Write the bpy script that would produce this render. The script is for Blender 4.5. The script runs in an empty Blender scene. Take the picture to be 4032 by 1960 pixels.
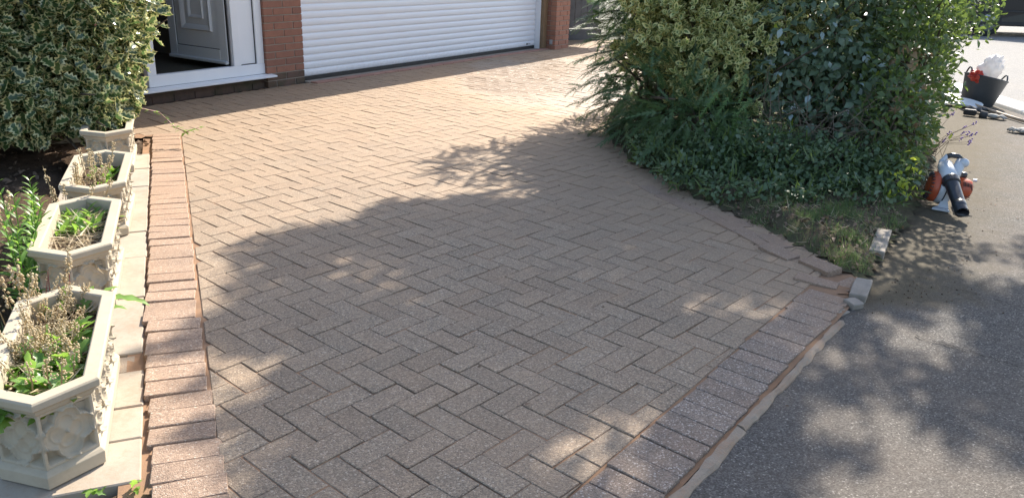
import bpy, math, random
import numpy as np
from mathutils import Vector, Matrix, noise

R = math.radians
rng = np.random.default_rng(11)
random.seed(5)
scene = bpy.context.scene
col = scene.collection

# ------------------------------------------------------------------ camera, sky, sun, exposure
PITCH, ROLL, CAM_H = R(20.2367), R(2.0836), 1.441
cam_d = bpy.data.cameras.new('camera')
cam_d.sensor_fit = 'HORIZONTAL'; cam_d.sensor_width = 36.0
cam_d.lens = 36.0 * 3187.77 / 4032.0
cam_d.clip_start = 0.05; cam_d.clip_end = 2000
cam = bpy.data.objects.new('camera', cam_d); col.objects.link(cam)
c_, s_ = math.cos(PITCH), math.sin(PITCH)
fw = Vector((0, c_, -s_)); up = Vector((0, s_, c_)); rt = Vector((1, 0, 0))
rt2 = math.cos(ROLL) * rt + math.sin(ROLL) * up
up2 = -math.sin(ROLL) * rt + math.cos(ROLL) * up
m = Matrix((rt2, up2, -fw)).transposed().to_4x4()
m.translation = Vector((0, 0, CAM_H))
cam.matrix_world = m
scene.camera = cam

SUN_AZ, SUN_EL = R(26.0), R(38.0)          # azimuth to the right of the view direction (+Y)
world = bpy.data.worlds.new('World'); scene.world = world; world.use_nodes = True
wn = world.node_tree.nodes; wl = world.node_tree.links
wn.clear()
sky = wn.new('ShaderNodeTexSky'); sky.sky_type = 'NISHITA'; sky.sun_disc = False
sky.sun_elevation = SUN_EL; sky.sun_rotation = SUN_AZ
sky.air_density = 1.0; sky.dust_density = 1.6; sky.ozone_density = 1.0
bg = wn.new('ShaderNodeBackground'); bg.inputs[1].default_value = 0.15
wo = wn.new('ShaderNodeOutputWorld')
wl.new(sky.outputs[0], bg.inputs[0]); wl.new(bg.outputs[0], wo.inputs[0])
sun_d = bpy.data.lights.new('sun', 'SUN'); sun_d.energy = 5.0; sun_d.angle = R(0.53)
sun_d.color = (1.0, 0.93, 0.82)
sun = bpy.data.objects.new('sun', sun_d); col.objects.link(sun)
SD = Vector((math.sin(SUN_AZ) * math.cos(SUN_EL), math.cos(SUN_AZ) * math.cos(SUN_EL), math.sin(SUN_EL)))
sun.rotation_euler = SD.to_track_quat('Z', 'Y').to_euler()
vs = scene.view_settings
vs.view_transform = 'Standard'; vs.look = 'None'; vs.gamma = 1.0; vs.use_curve_mapping = False
vs.exposure = 1.1
KSH = 1.0 / math.tan(SUN_EL)
SHX, SHY = math.sin(SUN_AZ) * KSH, math.cos(SUN_AZ) * KSH    # toward the sun, per metre of height

# ------------------------------------------------------------------ material helpers
class NT:
    def __init__(self, name):
        self.m = bpy.data.materials.new(name); self.m.use_nodes = True
        self.t = self.m.node_tree; self.n = self.t.nodes; self.l = self.t.links
        self.n.clear()
        self.out = self.n.new('ShaderNodeOutputMaterial')
        self.bsdf = self.n.new('ShaderNodeBsdfPrincipled')
        self.l.new(self.bsdf.outputs[0], self.out.inputs[0])
        self.pos = self.n.new('ShaderNodeNewGeometry').outputs['Position']
    def link(self, a, b): self.l.new(a, b)
    def node(self, t, **k):
        n = self.n.new(t)
        for a, v in k.items(): setattr(n, a, v)
        return n
    def setin(self, n, i, v):
        if hasattr(v, 'is_output'): self.l.new(v, n.inputs[i])
        else: n.inputs[i].default_value = v
    def noise(self, scale, detail=4, rough=.6, vec=None):
        n = self.node('ShaderNodeTexNoise'); self.l.new(vec or self.pos, n.inputs['Vector'])
        n.inputs['Scale'].default_value = scale; n.inputs['Detail'].default_value = detail
        n.inputs['Roughness'].default_value = rough
        return n.outputs['Fac']
    def voro(self, scale, feature='F1', vec=None):
        n = self.node('ShaderNodeTexVoronoi', feature=feature); self.l.new(vec or self.pos, n.inputs['Vector'])
        n.inputs['Scale'].default_value = scale
        return n
    def ramp(self, fac, stops, interp='LINEAR'):
        n = self.node('ShaderNodeValToRGB'); n.color_ramp.interpolation = interp
        e = n.color_ramp.elements
        while len(e) < len(stops): e.new(.5)
        for k, (p, c) in enumerate(stops):
            e[k].position = p
            e[k].color = (c, c, c, 1) if not isinstance(c, tuple) else (*c, 1)
        self.l.new(fac, n.inputs[0]); return n.outputs[0]
    def math(self, op, a, b=0.5, clamp=False):
        n = self.node('ShaderNodeMath', operation=op); n.use_clamp = clamp
        self.setin(n, 0, a); self.setin(n, 1, b); return n.outputs[0]
    def mix(self, f, a, b, blend='MIX'):
        n = self.node('ShaderNodeMix', data_type='RGBA', blend_type=blend)
        self.setin(n, 0, f)
        for i, v in ((6, a), (7, b)):
            if isinstance(v, tuple): n.inputs[i].default_value = (*v, 1)
            elif isinstance(v, (int, float)): n.inputs[i].default_value = (v, v, v, 1)
            else: self.l.new(v, n.inputs[i])
        return n.outputs[2]
    def attr(self, name):
        n = self.node('ShaderNodeAttribute', attribute_name=name); return n.outputs['Fac']
    def rnd(self):
        o = self.node('ShaderNodeObjectInfo').outputs['Random']
        return self.math('FRACT', self.math('ADD', o, self.attr('rnd')), 0)
    def sep(self, v):
        n = self.node('ShaderNodeSeparateXYZ'); self.l.new(v, n.inputs[0]); return n.outputs
    def bump(self, h, strength=.5, dist=.01, prev=None):
        n = self.node('ShaderNodeBump'); n.inputs['Strength'].default_value = strength
        n.inputs['Distance'].default_value = dist; self.l.new(h, n.inputs['Height'])
        if prev: self.l.new(prev, n.inputs['Normal'])
        return n.outputs[0]
    def done(self, color=None, rough=None, normal=None, metallic=None, spec=None):
        b = self.bsdf
        if color is not None:
            if isinstance(color, tuple): b.inputs['Base Color'].default_value = (*color, 1)
            else: self.l.new(color, b.inputs['Base Color'])
        if rough is not None: self.setin(b, 'Roughness', rough)
        if metallic is not None: b.inputs['Metallic'].default_value = metallic
        if spec is not None: b.inputs['Specular IOR Level'].default_value = spec
        if normal is not None: self.l.new(normal, b.inputs['Normal'])
        return self.m

def plain(name, c1, c2=None, scale=8, rough=.6, bump=.0, bscale=40, metallic=0, spec=.5, bd=.005):
    t = NT(name)
    c2 = c2 or tuple(x * .8 for x in c1)
    f = t.ramp(t.noise(scale, 6), [(.3, 0.), (.7, 1.)])
    colr = t.mix(f, c1, c2)
    rr = t.math('ADD', rough - .06, t.math('MULTIPLY', t.noise(scale * 2.3), .12))
    nrm = t.bump(t.noise(bscale, 8, .7), bump, bd) if bump else None
    return t.done(colr, rr, nrm, metallic, spec)

def paver_mat(name, stops, dust, dust_base, tint, tint_amt=.3):
    t = NT(name)
    v = t.voro(235)
    sp = t.sep(v.outputs['Color'])
    agg = t.ramp(sp[0], stops, 'CONSTANT')
    agg = t.mix(.30, agg, t.mix(t.noise(90, 3), (.15, .118, .088), (.335, .262, .188)))
    r = t.rnd()
    agg = t.mix(t.math('MULTIPLY', r, tint_amt), agg, t.mix(1.0, agg, tint, 'MULTIPLY'))
    val = t.math('ADD', .90, t.math('MULTIPLY', t.math('FRACT', t.math('MULTIPLY', r, 7.31), 0), .2))
    agg = t.mix(1.0, agg, val, 'MULTIPLY')
    # sand and mud brushed over the blocks: broad patches plus fine breakup
    big = t.noise(.75, 4, .6); fine = t.noise(38, 5, .7); mid = t.noise(6.0, 4, .6)
    p = t.sep(t.pos)
    # more sand by the verge; up the drive its pale tone also paints in glare
    verge = t.math('SUBTRACT', 1.0, t.math('MULTIPLY', t.math('ABSOLUTE', t.math('SUBTRACT', t.math('ADD', p[0], t.math('MULTIPLY', p[1], .36)), 2.85)), 1.05), True)
    upper = t.math('MULTIPLY', t.math('SUBTRACT', p[1], 3.6), .16, True)
    upper = t.math('MINIMUM', upper, .42)
    d = t.math('ADD', t.math('MULTIPLY', big, .9), t.math('MULTIPLY', mid, .5))
    d = t.math('ADD', t.math('SUBTRACT', d, .70 - dust_base), t.math('MULTIPLY', verge, .45))
    d = t.math('ADD', d, upper)
    d = t.math('MULTIPLY', d, t.math('ADD', .35, fine), True)
    d = t.math('MINIMUM', d, .8)
    colr = t.mix(d, agg, t.mix(t.noise(55, 3), dust, tuple(x * .72 for x in dust)))
    grime = t.ramp(t.noise(2.3, 6, .7), [(.52, 0.), (.70, 1.)])
    colr = t.mix(t.math('MULTIPLY', grime, .28), colr, t.mix(1.0, colr, (.70, .70, .72), 'MULTIPLY'))
    # hosed-down wet area in front of the garage
    wx = t.math('SUBTRACT', p[0], .35); wy = t.math('SUBTRACT', p[1], 10.0)
    wd = t.math('ADD', t.math('MULTIPLY', t.math('MULTIPLY', wx, wx), .55), t.math('MULTIPLY', t.math('MULTIPLY', wy, wy), .16))
    wd = t.math('ADD', wd, t.math('MULTIPLY', t.math('SUBTRACT', t.noise(1.6, 3), .5), 1.6))
    wet = t.ramp(wd, [(.35, 1.), (.9, 0.)])
    colr = t.mix(t.math('MULTIPLY', wet, .35), colr, t.mix(1.0, colr, .55, 'MULTIPLY'))
    rough = t.math('SUBTRACT', .78, t.math('MULTIPLY', wet, .43))
    hgt = t.math('ADD', t.math('MULTIPLY', v.outputs['Distance'], -1.0), t.math('MULTIPLY', fine, .6))
    bstr = t.bump(hgt, .55, .0035)
    return t.done(colr, rough, bstr, spec=.45)

GREYS = [(0, (.100, .080, .061)), (.20, (.182, .146, .108)), (.45, (.252, .201, .145)), (.66, (.330, .254, .174)), (.83, (.41, .315, .215)), (.955, (.60, .51, .40))]
REDS = [(0, (.185, .118, .083)), (.25, (.285, .182, .126)), (.5, (.37, .245, .170)), (.72, (.43, .30, .215)), (.95, (.62, .52, .42))]
M = {}
M['paver'] = paver_mat('grey aggregate block', GREYS, (.44, .295, .182), .25, (1.10, .93, .82))
M['soldier'] = paver_mat('pinkish aggregate block', REDS, (.48, .30, .185), .18, (.9, .94, .97))
M['soldier_grey'] = paver_mat('brown aggregate block', [(0, (.07, .062, .058)), (.25, (.14, .118, .105)), (.5, (.215, .18, .155)), (.72, (.29, .23, .185)), (.93, (.6, .55, .5))], (.40, .255, .16), .22, (1.1, .9, .8))

def sand_mat():
    t = NT('orange jointing sand')
    f = t.noise(9, 5); g = t.noise(160, 3)
    c = t.mix(t.ramp(f, [(.3, 0.), (.7, 1.)]), (.38, .225, .13), (.27, .165, .10))
    c = t.mix(t.math('MULTIPLY', g, .4), c, (.13, .085, .06))
    return t.done(c, .95, t.bump(t.noise(120, 6, .8), .5, .004), spec=.2)
M['sand'] = sand_mat()

def tarmac_mat(name, lo, hi, speck, warm, dirt=False):
    t = NT(name)
    v = t.voro(215); sp = t.sep(v.outputs['Color'])
    c = t.ramp(sp[0], [(0, lo), (.4, tuple((a + b) / 2 for a, b in zip(lo, hi))), (.7, hi), (.965, speck)], 'CONSTANT')
    big = t.ramp(t.noise(1.1, 6, .65), [(.35, 0.), (.65, 1.)])
    c = t.mix(t.math('MULTIPLY', big, .45), c, warm)
    c = t.mix(t.math('MULTIPLY', t.ramp(t.noise(14, 5, .7), [(.5, 0.), (.75, 1.)]), .35), c, tuple(x * .55 for x in lo))
    if dirt:      # soil and moss washed onto the tarmac round the verge corner
        p = t.sep(t.pos)
        q = t.math('ADD', t.math('MULTIPLY', t.math('SUBTRACT', p[0], 2.05), .86), t.math('MULTIPLY', t.math('SUBTRACT', p[1], 4.0), -.51))
        q = t.math('SUBTRACT', 1.0, t.math('MULTIPLY', t.math('ABSOLUTE', q), 1.7), True)
        yy = t.math('MULTIPLY', t.math('SUBTRACT', p[1], 3.25), 4.0, True)
        q = t.math('MULTIPLY', q, yy)
        q = t.math('SUBTRACT', t.math('MULTIPLY', t.math('ADD', q, t.noise(7, 7, .75)), 1.5), .95, True)
        c = t.mix(t.math('MULTIPLY', q, .85), c, t.mix(t.noise(40, 5), (.05, .038, .025), (.13, .105, .06)))
    h = t.math('ADD', t.math('MULTIPLY', v.outputs['Distance'], -1), t.math('MULTIPLY', t.noise(30, 5), .8))
    return t.done(c, .9, t.bump(h, .45, .004), spec=.25)
M['tarmac'] = tarmac_mat('worn footway tarmac', (.060, .056, .052), (.145, .135, .122), (.29, .27, .24), (.165, .13, .10), True)
M['tarmac_patch'] = tarmac_mat('smooth tarmac patch', (.08, .077, .073), (.16, .151, .14), (.31, .29, .27), (.155, .135, .115))
M['road'] = tarmac_mat('road asphalt', (.16, .155, .15), (.28, .27, .255), (.4, .39, .37), (.26, .24, .21))

def concrete_mat(name, c1, c2, stain, amt=.5, bump=.35, scale=5):
    t = NT(name)
    f = t.noise(scale, 7, .65); g = t.noise(scale * 9, 6, .7)
    c = t.mix(t.ramp(f, [(.3, 0.), (.7, 1.)]), c1, c2)
    s = t.ramp(t.math('ADD', t.math('MULTIPLY', t.noise(scale * .7, 6, .7), .6), t.math('MULTIPLY', g, .45)), [(.5, 0.), (.72, 1.)])
    c = t.mix(t.math('MULTIPLY', s, amt), c, stain)
    return t.done(c, .85, t.bump(t.math('ADD', g, t.math('MULTIPLY', t.noise(220, 3), .4)), bump, .003), spec=.3)
M['slab'] = concrete_mat('pale concrete flag', (.43, .37, .29), (.35, .29, .225), (.30, .195, .12), .6)
M['kerb'] = concrete_mat('weathered edging concrete', (.33, .265, .20), (.25, .195, .145), (.33, .20, .12), .9, 1.0, 12)
M['kerb_white'] = concrete_mat('bright kerb concrete', (.74, .72, .68), (.62, .6, .56), (.4, .37, .33), .3)
M['sett'] = concrete_mat('grey granite sett', (.33, .285, .235), (.25, .215, .175), (.2, .15, .105), .4, .6, 14)
M['cast'] = concrete_mat('cream cast stone', (.47, .40, .30), (.40, .34, .25), (.19, .17, .11), .25, .12, 5)
M['mortar'] = concrete_mat('brick mortar', (.36, .31, .26), (.28, .24, .2), (.18, .15, .12), .4)

def brick_mat(name, a, b, dark, damp=False):
    t = NT(name)
    r = t.rnd()
    c = t.mix(r, a, b)
    c = t.mix(t.math('MULTIPLY', t.ramp(t.noise(14, 6, .7), [(.42, 0.), (.7, 1.)]), .5), c, dark)
    if damp:
        c = t.mix(t.math('MULTIPLY', t.ramp(t.noise(5, 5), [(.42, 0.), (.62, 1.)]), .6), c, (.05, .06, .03))
    return t.done(c, .85, t.bump(t.noise(70, 8, .75), .6, .004), spec=.25)
M['brick'] = brick_mat('red brown brick', (.33, .155, .105), (.26, .125, .09), (.19, .10, .075))
M['brick_damp'] = brick_mat('damp plinth brick', (.17, .10, .075), (.13, .085, .068), (.07, .055, .05), True)
M['brick_lit'] = brick_mat('lit pier front brick', (.42, .20, .13), (.35, .165, .11), (.25, .125, .09))  # lighter copy of the brick, painting more light onto the pier front
M['tile_pink'] = brick_mat('pink quarry tile', (.40, .225, .17), (.34, .19, .145), (.25, .15, .12))
def walltex():
    t = NT('brickwork')
    n = t.node('ShaderNodeTexBrick'); tc = t.node('ShaderNodeTexCoord')
    mp = t.node('ShaderNodeMapping'); mp.inputs['Rotation'].default_value = (R(90), 0, 0)
    t.link(tc.outputs['Object'], mp.inputs[0]); t.link(mp.outputs[0], n.inputs[0])
    n.inputs['Color1'].default_value = (.33, .155, .105, 1); n.inputs['Color2'].default_value = (.26, .12, .085, 1)
    n.inputs['Mortar'].default_value = (.34, .29, .25, 1); n.inputs['Scale'].default_value = 1
    n.inputs['Brick Width'].default_value = .225; n.inputs['Row Height'].default_value = .0735; n.inputs['Mortar Size'].default_value = .005
    return t.done(n.outputs[0], .85, t.bump(n.outputs['Fac'], -.6, .006))
M['wall'] = walltex()
M['upvc'] = plain('white door plastic', (.80, .81, .83), (.76, .77, .80), 3, .38, .02, 20)
M['door_leaf'] = plain('door leaf plastic', (.66, .68, .70), (.62, .64, .66), 3, .4, .02, 20)
def slat_mat():
    t = NT('white garage slat enamel')
    c = t.mix(t.noise(2, 4), (.80, .81, .84), (.76, .77, .81))
    z = t.math('SUBTRACT', 1.0, t.math('MULTIPLY', t.sep(t.pos)[2], 3.2), True)
    d = t.math('MULTIPLY', t.math('MULTIPLY', z, z), t.ramp(t.noise(26, 6, .75), [(.4, 0.), (.75, 1.)]))
    c = t.mix(t.math('MULTIPLY', d, .55), c, (.42, .36, .30))
    return t.done(c, t.math('ADD', .32, t.math('MULTIPLY', t.noise(5), .12)), t.bump(t.noise(1.3, 3), .06, .02))
M['slat'] = slat_mat()
M['gasket'] = plain('black rubber', (.015, .015, .016), (.03, .03, .03), 10, .6)
M['rail'] = plain('grey metal rail', (.5, .5, .52), (.4, .4, .42), 10, .4, 0, 40, .6)
M['post_wood'] = plain('brown stained timber', (.25, .165, .09), (.19, .12, .065), 9, .7, .3, 60)
M['fence_wood'] = plain('weathered grey timber', (.17, .165, .16), (.115, .11, .105), 7, .85, .5, 50)
M['handle_wood'] = plain('pale ash handle', (.50, .38, .26), (.36, .27, .19), 12, .6, .2, 80)
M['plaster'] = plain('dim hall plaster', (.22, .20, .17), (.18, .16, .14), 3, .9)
M['carpet'] = plain('olive doormat', (.10, .085, .055), (.07, .06, .04), 30, .95, .4, 200)
M['roof'] = plain('brown roof tile', (.16, .10, .075), (.12, .08, .06), 5, .85, .4, 30)
M['soffit'] = plain('white soffit', (.7, .7, .7), None, 3, .5)

def soil_mat():
    t = NT('garden soil')
    a = t.noise(18, 8, .75); b = t.noise(3, 5)
    c = t.mix(t.ramp(a, [(.32, 0.), (.68, 1.)]), (.045, .030, .020), (.13, .085, .055))
    c = t.mix(t.math('MULTIPLY', t.ramp(b, [(.5, 0.), (.7, 1.)]), .4), c, (.17, .115, .075))
    return t.done(c, .95, t.bump(t.noise(60, 9, .8), .9, .012), spec=.15)
M['soil'] = soil_mat()
def verge_mat():
    t = NT('mossy verge soil')
    a = t.noise(22, 8, .75); b = t.noise(5, 5)
    c = t.mix(t.ramp(a, [(.32, 0.), (.68, 1.)]), (.05, .040, .028), (.12, .095, .06))
    c = t.mix(t.math('MULTIPLY', t.ramp(b, [(.42, 0.), (.62, 1.)]), .55), c, (.075, .09, .035))
    return t.done(c, .95, t.bump(t.noise(70, 9, .8), .9, .01), spec=.15)
M['verge'] = verge_mat()
M['ground'] = plain('dry ground', (.13, .12, .09), (.09, .09, .06), .5, .95, .3, 10)

def leaf_mat(name, c1, c2, edge=None, trans=.35, rough=.38, tr_col=None, spec=.5, ew=.5):
    t = NT(name)
    r = t.attr('rnd')
    c = t.mix(r, c1, c2)
    c = t.mix(t.math('MULTIPLY', t.noise(60, 3), .35), c, tuple(x * .6 for x in c1))
    if edge:
        e = t.attr('edge')
        jag = t.math('ADD', e, t.math('MULTIPLY', t.math('SUBTRACT', t.noise(120, 2), .5), .5))
        c = t.mix(t.ramp(jag, [(ew - .08, 0.), (ew + .08, 1.)]), c, edge)
    t.done(c, rough, None, spec=spec)
    tr = t.node('ShaderNodeBsdfTranslucent')
    t.link(t.mix(.5, c, tr_col or tuple(min(1, x * 1.9) for x in c2)), tr.inputs[0])
    mx = t.node('ShaderNodeMixShader'); mx.inputs[0].default_value = trans
    t.link(t.bsdf.outputs[0], mx.inputs[1]); t.link(tr.outputs[0], mx.inputs[2])
    t.link(mx.outputs[0], t.out.inputs[0])
    return t.m
M['holly'] = leaf_mat('variegated holly leaf', (.055, .10, .040), (.095, .155, .05), (.66, .61, .30), .30, .20, spec=.7, ew=.60)
M['euonymus'] = leaf_mat('gold edged euonymus leaf', (.12, .18, .055), (.16, .23, .065), (.70, .65, .28), .32, .4, ew=.54)
M['yew'] = leaf_mat('dark yew needle', (.06, .115, .04), (.11, .175, .06), None, .28, .45)
M['yew_tip'] = leaf_mat('fresh yew needle', (.10, .19, .05), (.15, .25, .07), None, .35, .45)
M['honeysuckle'] = leaf_mat('blue green shrub leaf', (.125, .175, .10), (.20, .265, .165), None, .28, .33)
M['honeysuckle_pale'] = leaf_mat('pale blue green leaf', (.30, .37, .35), (.38, .46, .43), None, .2, .35)
M['privet'] = leaf_mat('green hedge leaf', (.075, .12, .042), (.13, .18, .06), None, .30, .38, (.35, .50, .08))
M['ivy'] = leaf_mat('dark ivy leaf', (.08, .13, .06), (.14, .20, .09), None, .28, .4)
M['tree_leaf'] = leaf_mat('tree leaf', (.05, .09, .03), (.08, .13, .045), None, .3, .45)
M['bright_leaf'] = leaf_mat('bright weed leaf', (.13, .26, .05), (.22, .38, .08), None, .45, .38, (.5, .8, .1))
M['lime_leaf'] = leaf_mat('lime sprig leaf', (.30, .38, .04), (.42, .48, .07), None, .5, .4, (.8, .85, .1))
M['dead_leaf'] = leaf_mat('dry brown leaf', (.30, .20, .12), (.45, .32, .20), None, .3, .7)
M['litter'] = leaf_mat('leaf litter', (.10, .065, .04), (.26, .17, .11), None, .1, .8)
M['grass'] = leaf_mat('verge grass blade', (.085, .14, .04), (.16, .22, .075), None, .3, .5)
M['straw'] = leaf_mat('dry straw', (.38, .29, .17), (.58, .47, .31), None, .2, .6)
M['seed'] = leaf_mat('pale seed pod', (.60, .45, .25), (.80, .65, .42), None, .25, .55)
M['stem_dry'] = leaf_mat('dry stalk', (.42, .32, .16), (.55, .43, .24), None, .1, .6)
M['stem_red'] = plain('reddish stalk', (.25, .06, .06), (.2, .08, .05), 20, .5)
M['bark'] = plain('brown bark', (.11, .08, .055), (.07, .05, .035), 20, .9, .7, 60)
M['twig'] = plain('dry twig', (.20, .15, .105), (.13, .095, .065), 20, .85, .4, 60)
M['lavender'] = plain('lavender flower', (.22, .13, .40), (.28, .17, .46), 30, .7)
M['blossom'] = plain('white blossom', (.8, .78, .74), (.7, .62, .66), 30, .6)
M['pink'] = plain('pink petal', (.62, .25, .45), None, 30, .6)

# ------------------------------------------------------------------ mesh helpers
def link(o, parent=None):
    col.objects.link(o)
    if parent is not None: o.parent = parent
    return o
def tag(o, label=None, cat=None, group=None, kind=None):
    if label: o['label'] = label
    if cat: o['category'] = cat
    if group: o['group'] = group
    if kind: o['kind'] = kind
    return o
def empty(name, loc, rz=0, label=None, cat=None, group=None):
    o = bpy.data.objects.new(name, None); o.empty_display_size = .1
    col.objects.link(o); o.location = loc; o.rotation_euler = (0, 0, rz)
    return tag(o, label, cat, group)
def copy_tree(o, parent=None):
    c = o.copy(); col.objects.link(c); c.parent = parent
    for ch in list(o.children): copy_tree(ch, c)
    return c
class MB:
    def __init__(self): self.v = []; self.f = []
    def add(self, vs, fs):
        k = len(self.v); self.v += [tuple(a) for a in vs]; self.f += [tuple(i + k for i in f) for f in fs]
        return self
    def box(self, x0, x1, y0, y1, z0, z1):
        vs = [(x, y, z) for z in (z0, z1) for y in (y0, y1) for x in (x0, x1)]
        return self.add(vs, [(0, 2, 3, 1), (4, 5, 7, 6), (0, 1, 5, 4), (2, 6, 7, 3), (0, 4, 6, 2), (1, 3, 7, 5)])
    def cbox(self, x0, x1, y0, y1, z0, z1, c=.004, M4=None):
        """box with chamfered edges"""
        bm = bmesh_box(x0, x1, y0, y1, z0, z1, c)
        vs, fs = bm
        if M4 is not None: vs = [tuple(M4 @ Vector(v)) for v in vs]
        return self.add(vs, fs)
    def prism(self, poly, z0, z1, ch=0.0):
        n = len(poly); vs = [(x, y, z0) for x, y in poly]
        if ch:
            cx = sum(p[0] for p in poly) / n; cy = sum(p[1] for p in poly) / n
            vs += [(x, y, z1 - ch) for x, y in poly]
            top = inset(poly, ch)
            vs += [(x, y, z1) for x, y in top]
            fs = [(i, (i + 1) % n, n + (i + 1) % n, n + i) for i in range(n)]
            fs += [(n + i, n + (i + 1) % n, 2 * n + (i + 1) % n, 2 * n + i) for i in range(n)]
            fs += [tuple(range(2 * n, 3 * n))]
        else:
            vs += [(x, y, z1) for x, y in poly]
            fs = [(i, (i + 1) % n, n + (i + 1) % n, n + i) for i in range(n)] + [tuple(range(n, 2 * n)), tuple(range(n - 1, -1, -1))]
        return self.add(vs, fs)
    def tube(self, pts, rad, n=6, cap=True):
        pts = [Vector(p) for p in pts]
        if not hasattr(rad, '__len__'): rad = [rad] * len(pts)
        vs = []; prev = None
        for i, p in enumerate(pts):
            t = (pts[min(i + 1, len(pts) - 1)] - pts[max(i - 1, 0)]).normalized()
            a = prev if prev is not None else (Vector((0, 0, 1)) if abs(t.z) < .9 else Vector((1, 0, 0)))
            x = a - t * a.dot(t)
            if x.length < 1e-5: x = t.orthogonal()
            x.normalize(); y = t.cross(x); prev = x
            for k in range(n):
                an = 2 * math.pi * k / n
                vs.append(p + x * (rad[i] * math.cos(an)) + y * (rad[i] * math.sin(an)))
        fs = []
        for i in range(len(pts) - 1):
            for k in range(n):
                fs.append((i * n + k, i * n + (k + 1) % n, (i + 1) * n + (k + 1) % n, (i + 1) * n + k))
        if cap:
            fs += [tuple(range(n - 1, -1, -1)), tuple((len(pts) - 1) * n + k for k in range(n))]
        return self.add(vs, fs)
    def lathe(self, prof, n=24, M4=None, cap=True):
        vs = []
        for r, z in prof:
            for k in range(n):
                a = 2 * math.pi * k / n; vs.append((r * math.cos(a), r * math.sin(a), z))
        fs = []
        for i in range(len(prof) - 1):
            for k in range(n):
                fs.append((i * n + k, i * n + (k + 1) % n, (i + 1) * n + (k + 1) % n, (i + 1) * n + k))
        if cap: fs += [tuple(range(n - 1, -1, -1)), tuple((len(prof) - 1) * n + k for k in range(n))]
        if M4 is not None: vs = [tuple(M4 @ Vector(v)) for v in vs]
        return self.add(vs, fs)
    def blob(self, c, r, seed=0, amp=.15, nu=16, nv=10, M3=None, freq=1.5):
        vs = []; c = Vector(c)
        for j in range(nv + 1):
            th = math.pi * j / nv
            for i in range(nu):
                ph = 2 * math.pi * i / nu
                d = Vector((math.sin(th) * math.cos(ph), math.sin(th) * math.sin(ph), math.cos(th)))
                k = 1 + amp * noise.noise(d * freq + Vector((seed * 7.1, seed * 3.3, seed)))
                p = Vector((d.x * r[0], d.y * r[1], d.z * r[2])) * k
                if M3 is not None: p = M3 @ p
                vs.append(p + c)
        fs = [(j * nu + i, (j + 1) * nu + i, (j + 1) * nu + (i + 1) % nu, j * nu + (i + 1) % nu) for j in range(nv) for i in range(nu)]
        return self.add(vs, fs)
    def build(self, name, mat, parent=None, smooth=False, local=True, loc=None, bevel=0):
        v = self.v
        if parent is not None and not local:
            o = parent.location; v = [(a - o.x, b - o.y, c - o.z) for a, b, c in v]
        if loc is not None: v = [(a - loc[0], b - loc[1], c - loc[2]) for a, b, c in v]
        me = bpy.data.meshes.new(name); me.from_pydata(v, [], self.f); me.update()
        if smooth: me.shade_smooth()
        me.materials.append(mat)
        o = bpy.data.objects.new(name, me)
        if loc is not None: o.location = loc
        link(o, parent)
        if bevel:
            b = o.modifiers.new('bevel', 'BEVEL'); b.width = bevel; b.segments = 2; b.limit_method = 'ANGLE'
        return o
def inset(poly, d):
    n = len(poly); out = []
    for i in range(n):
        p0, p1, p2 = Vector(poly[i - 1]), Vector(poly[i]), Vector(poly[(i + 1) % n])
        a = (p1 - p0).normalized(); b = (p2 - p1).normalized()
        na = Vector((-a.y, a.x)); nb = Vector((-b.y, b.x))
        k = na + nb; L = k.length
        k = k / L if L > 1e-6 else na
        q = max(.35, k.dot(na)); out.append(tuple(p1 + k * (d / q)))
    return out
def bmesh_box(x0, x1, y0, y1, z0, z1, c):
    import bmesh
    bm = bmesh.new(); bmesh.ops.create_cube(bm, size=1)
    for v in bm.verts:
        v.co = Vector((x0 + (v.co.x + .5) * (x1 - x0), y0 + (v.co.y + .5) * (y1 - y0), z0 + (v.co.z + .5) * (z1 - z0)))
    bmesh.ops.bevel(bm, geom=bm.edges[:], offset=c, segments=1, affect='EDGES', profile=.5)
    bm.verts.index_update()
    r = ([tuple(v.co) for v in bm.verts], [tuple(v.index for v in f.verts) for f in bm.faces]); bm.free(); return r
def mesh_np(name, V, F, mat, parent=None, attrs=None, smooth=False, base=None):
    """V (n,3) float, F (m,k) int"""
    V = np.asarray(V, np.float32)
    if base is not None: V = V - np.asarray(base, np.float32)
    F = np.asarray(F, np.int32); me = bpy.data.meshes.new(name)
    k = F.shape[1]
    me.vertices.add(len(V)); me.vertices.foreach_set('co', V.ravel())
    me.loops.add(F.size); me.loops.foreach_set('vertex_index', F.ravel())
    me.polygons.add(len(F)); me.polygons.foreach_set('loop_start', np.arange(0, F.size, k, dtype=np.int32))
    me.update(calc_edges=True); me.validate()
    for nm, a in (attrs or {}).items():
        at = me.attributes.new(nm, 'FLOAT', 'POINT'); at.data.foreach_set('value', np.asarray(a, np.float32))
    if smooth: me.shade_smooth()
    for mm in (mat if isinstance(mat, (list, tuple)) else [mat]): me.materials.append(mm)
    o = bpy.data.objects.new(name, me)
    if base is not None and parent is None: o.location = base
    return link(o, parent)

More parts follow.
